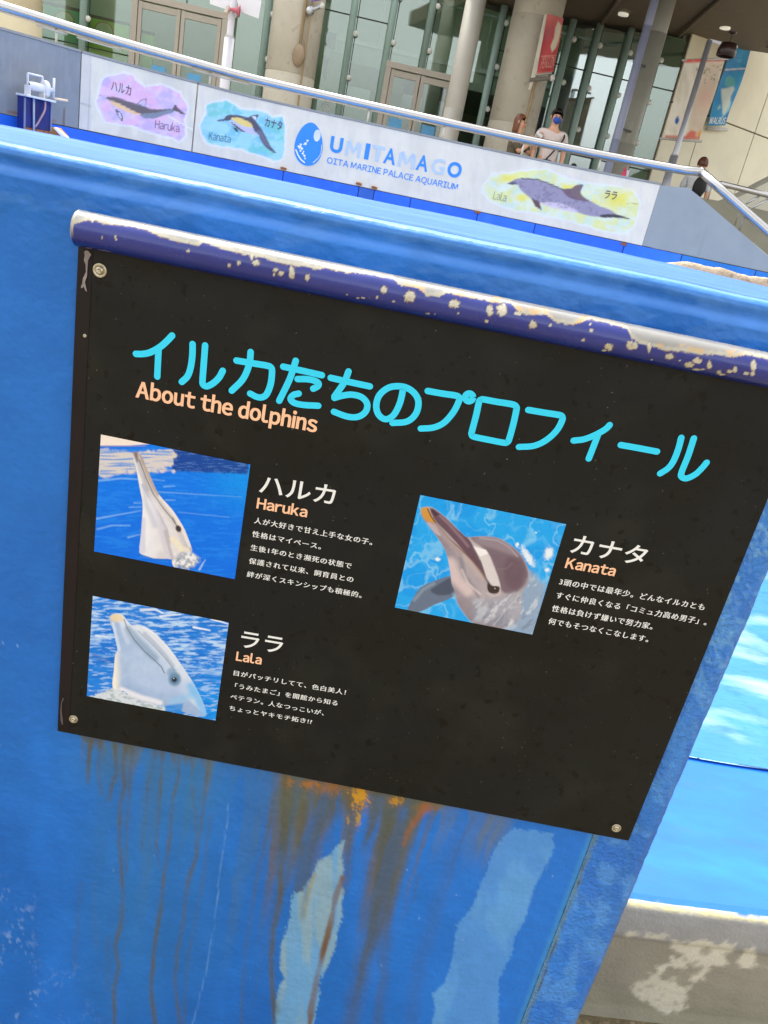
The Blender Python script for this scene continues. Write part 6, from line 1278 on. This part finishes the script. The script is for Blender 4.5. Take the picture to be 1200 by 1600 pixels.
    skin('trousers', P3, [('pelvis', 'lL0'), ('lL0', 'lL1'), ('lL1', 'lL2'), ('pelvis', 'lR0'), ('lR0', 'lR1'), ('lR1', 'lR2')], dict(pelvis=(.165 * k, .13 * k), lL0=.105 * k, lL1=.08 * k, lL2=.066 * k, lR0=.105 * k, lR1=.08 * k, lR2=.066 * k), pants, o, 2)
    m_ = MB(); hm = hair
    for s in (-1, 1): m_ = MB(); m_.ball(J(.12 * s, .07, .035), .05 * k, .12 * k, .04 * k); m_.build('shoe', mat('shoe_dark', S(50, 48, 50), .6), o, True)
    # hair: cap shell, open at the face
    V = []; Fc = []; nr, na2 = 12, 28; hc = J(0, .0, 1.605)
    for i in range(nr):
        th = (i / (nr - 1))
        for j in range(na2):
            ph = 2 * math.pi * j / na2; fr = math.cos(ph)                        # fr=1 is the face side
            low = 1.15 + .75 * (1 - max(0, fr)) ** .6 - (.25 if fr > .6 else 0); low = min(low, 2.15) if not hairlen else low
            if fr > .55: low = 1.05
            a = th * low; R0 = .098 * k * (1 + .04 * math.sin(ph * 7)); v = hc + u * (R0 * 1.17 * math.cos(a)) + (f * fr * 1.06 + r * math.sin(ph) * .92) * R0 * math.sin(a)
            if hairlen and th > .75 and fr < .35: v = v - u * hairlen * (th - .75) / .25 * k
            V.append(v)
    for i in range(nr - 1):
        for j in range(na2): Fc.append([i * na2 + j, i * na2 + (j + 1) % na2, (i + 1) * na2 + (j + 1) % na2, (i + 1) * na2 + j])
    h_ = mk('hair', V, Fc, hair, o, True); sm = h_.modifiers.new('th', 'SOLIDIFY'); sm.thickness = .012; sm.offset = 1
    for s in (-1, 1):
        m_ = MB(); m_.ball(J(.032 * s, .092, 1.60), .011 * k, .008 * k, .007 * k); m_.build('eye', mat('eye_dark', S(30, 22, 20), .3), o, True)
        m_ = MB(); m_.ball(J(.082 * s, .01, 1.59), .012 * k, .02 * k, .03 * k); m_.build('ear', sk_m, o, True)
    m_ = MB(); m_.ball(J(0, .105, 1.57), .014 * k, .02 * k, .022 * k); m_.build('nose', sk_m, o, True); m_ = MB(); m_.ball(J(0, .092, 1.535), .024 * k, .008 * k, .007 * k); m_.build('mouth', mat('lips', S(190, 100, 96), .5), o, True)
    if extras: extras(o, J, k, f, r, u)
    return o
blk_h = mat('hair_black', S(22, 18, 18), .45, var=.2, vs_=60); brn_h = mat('hair_brown', S(112, 66, 42), .5, var=.25, vs_=60, stretch=(4, 4, 1)); dbr_h = mat('hair_dark_brown', S(84, 44, 22), .5, var=.25, vs_=60)
def man_x(o, J, k, f, r, u):
    m_ = MB(); m_.ball(J(0, .088, 1.545), .062 * k, .045 * k, .05 * k, 16, 10); m_.build('face_mask', mat('mask_blue', S(44, 84, 176), .7), o, True)
    m_ = MB(); m_.ball(J(-.02, .19, .90), .155, .05, .10, 16, 10); m_.build('waist_bag', mat('bag_navy', S(22, 36, 72), .6, var=.1), o, True)
    m_ = MB(); m_.tube(spline([J(.17, .03, 1.40), J(.15, .13, 1.30), J(.03, .165, 1.10), J(-.06, .19, .97)], 5), .012, 8); m_.build('bag_strap', mat('strap_black', S(30, 32, 40), .6), o, True)
    m_ = MB(); m_.box(J(.03, .235, .90), r * .018, f * .004, u * .018); m_.build('bag_badge', mat('plate_white', S(226, 226, 232), .5), o)
person(873, 171, 13.0, 1.70, 'man in pale T-shirt and blue face mask with navy waist bag behind the handrail', blk_h, mat('shirt_pinkish', S(222, 206, 200), .8, bump=.1), mat('trousers_cream', S(206, 196, 180), .8), extras=man_x, turn=.1)
def wom_x(o, J, k, f, r, u):
    h = J(.10, .36, 1.46); m_ = MB(); V, Fc = lathe([(.03, -.05), (.036, .05), (.036, .056), (.001, .056)], 16, h + f * .0, (u * .5 - f * .86), r, (u * .86 + f * .5)); m_.add(V, Fc); m_.build('cup', mat('cup_white', S(226, 226, 224), .4), o, True)
person(815, 180, 13.0, 1.55, 'woman with reddish brown hair and olive top lifting a white cup to her mouth', brn_h, mat('top_olive', S(92, 84, 68), .8, bump=.1), mat('skirt_dark', S(60, 56, 52), .8),
       arm={1: [(.17, .02, 1.36), (.19, .22, 1.16), (.13, .36, 1.36), (.11, .37, 1.43)], -1: [(-.17, .02, 1.36), (-.17, .16, 1.14), (-.08, .26, 1.28), (-.06, .27, 1.34)]}, hairlen=.16, extras=wom_x, turn=1.15)
def boy_x(o, J, k, f, r, u):
    m_ = MB(); m_.ball(J(-.10, -.12, 1.22), .10, .07, .16, 12, 8); m_.build('backpack', mat('pack_black', S(26, 24, 26), .7), o, True)
    m_ = MB(); m_.slab([J(-.10, .142, 1.12), J(.06, .142, 1.06), J(.05, .142, 1.0), J(-.10, .142, 1.04)], f * .004); m_.build('shirt_print', mat('print_green', S(70, 150, 120), .7), o)
    for (a, c, col) in ((.05, 1.02, (220, 120, 80)), (.10, 1.05, (210, 150, 60))): m_ = MB(); m_.ball(J(a, .13, c), .03, .02, .02); m_.build('shirt_print', mat('print_%d' % col[1], S(*col), .7), o, True)
person(1101, 247, 12.6, 1.45, 'person with short brown hair and white shirt by the bend of the handrail', dbr_h, mat('shirt_white', S(210, 212, 214), .8, bump=.1), mat('trousers_dark', S(60, 58, 56), .8), extras=boy_x, turn=2.6)
person(509, 159, 17.6, 1.52, 'dark haired person in dark clothes behind the glass right of the conduit column', blk_h, mat('shirt_dark', S(50, 52, 50), .8), MATS['trousers_dark'], turn=1.2)
person(417, 141, 17.6, 1.68, 'dark haired person in dark clothes behind the glass left of the conduit column', blk_h, MATS['shirt_dark'], MATS['trousers_dark'], turn=-.5)
# small pink and white item at the foot of the slim column
pt_ = PL(13.0, FA); fl = thing('folded_umbrella', pt_.at(975, 285), 'small pink and white folded item leaning at the foot of the slim round column', 'umbrella')
c = pt_.at(976, 268); MB().tube([c - (0, 0, .55), c - (0, 0, .18), c - (0, 0, .04), c + (0, 0, .06)], [.012, .05, .035, .008], 12).build('canopy_folded', mat('pink_cloth', S(222, 70, 110), .6, var=.2, vs_=30), fl, True)
MB().tube([c - (0, 0, .9), c - (0, 0, .5)], .008, 8).build('shaft', MATS['post_white'], fl, True); MB().tube([c + (.05, 0, .03), c + (.045, 0, -.2)], .022, 8).build('white_cover', MATS['plate_white'], fl, True)
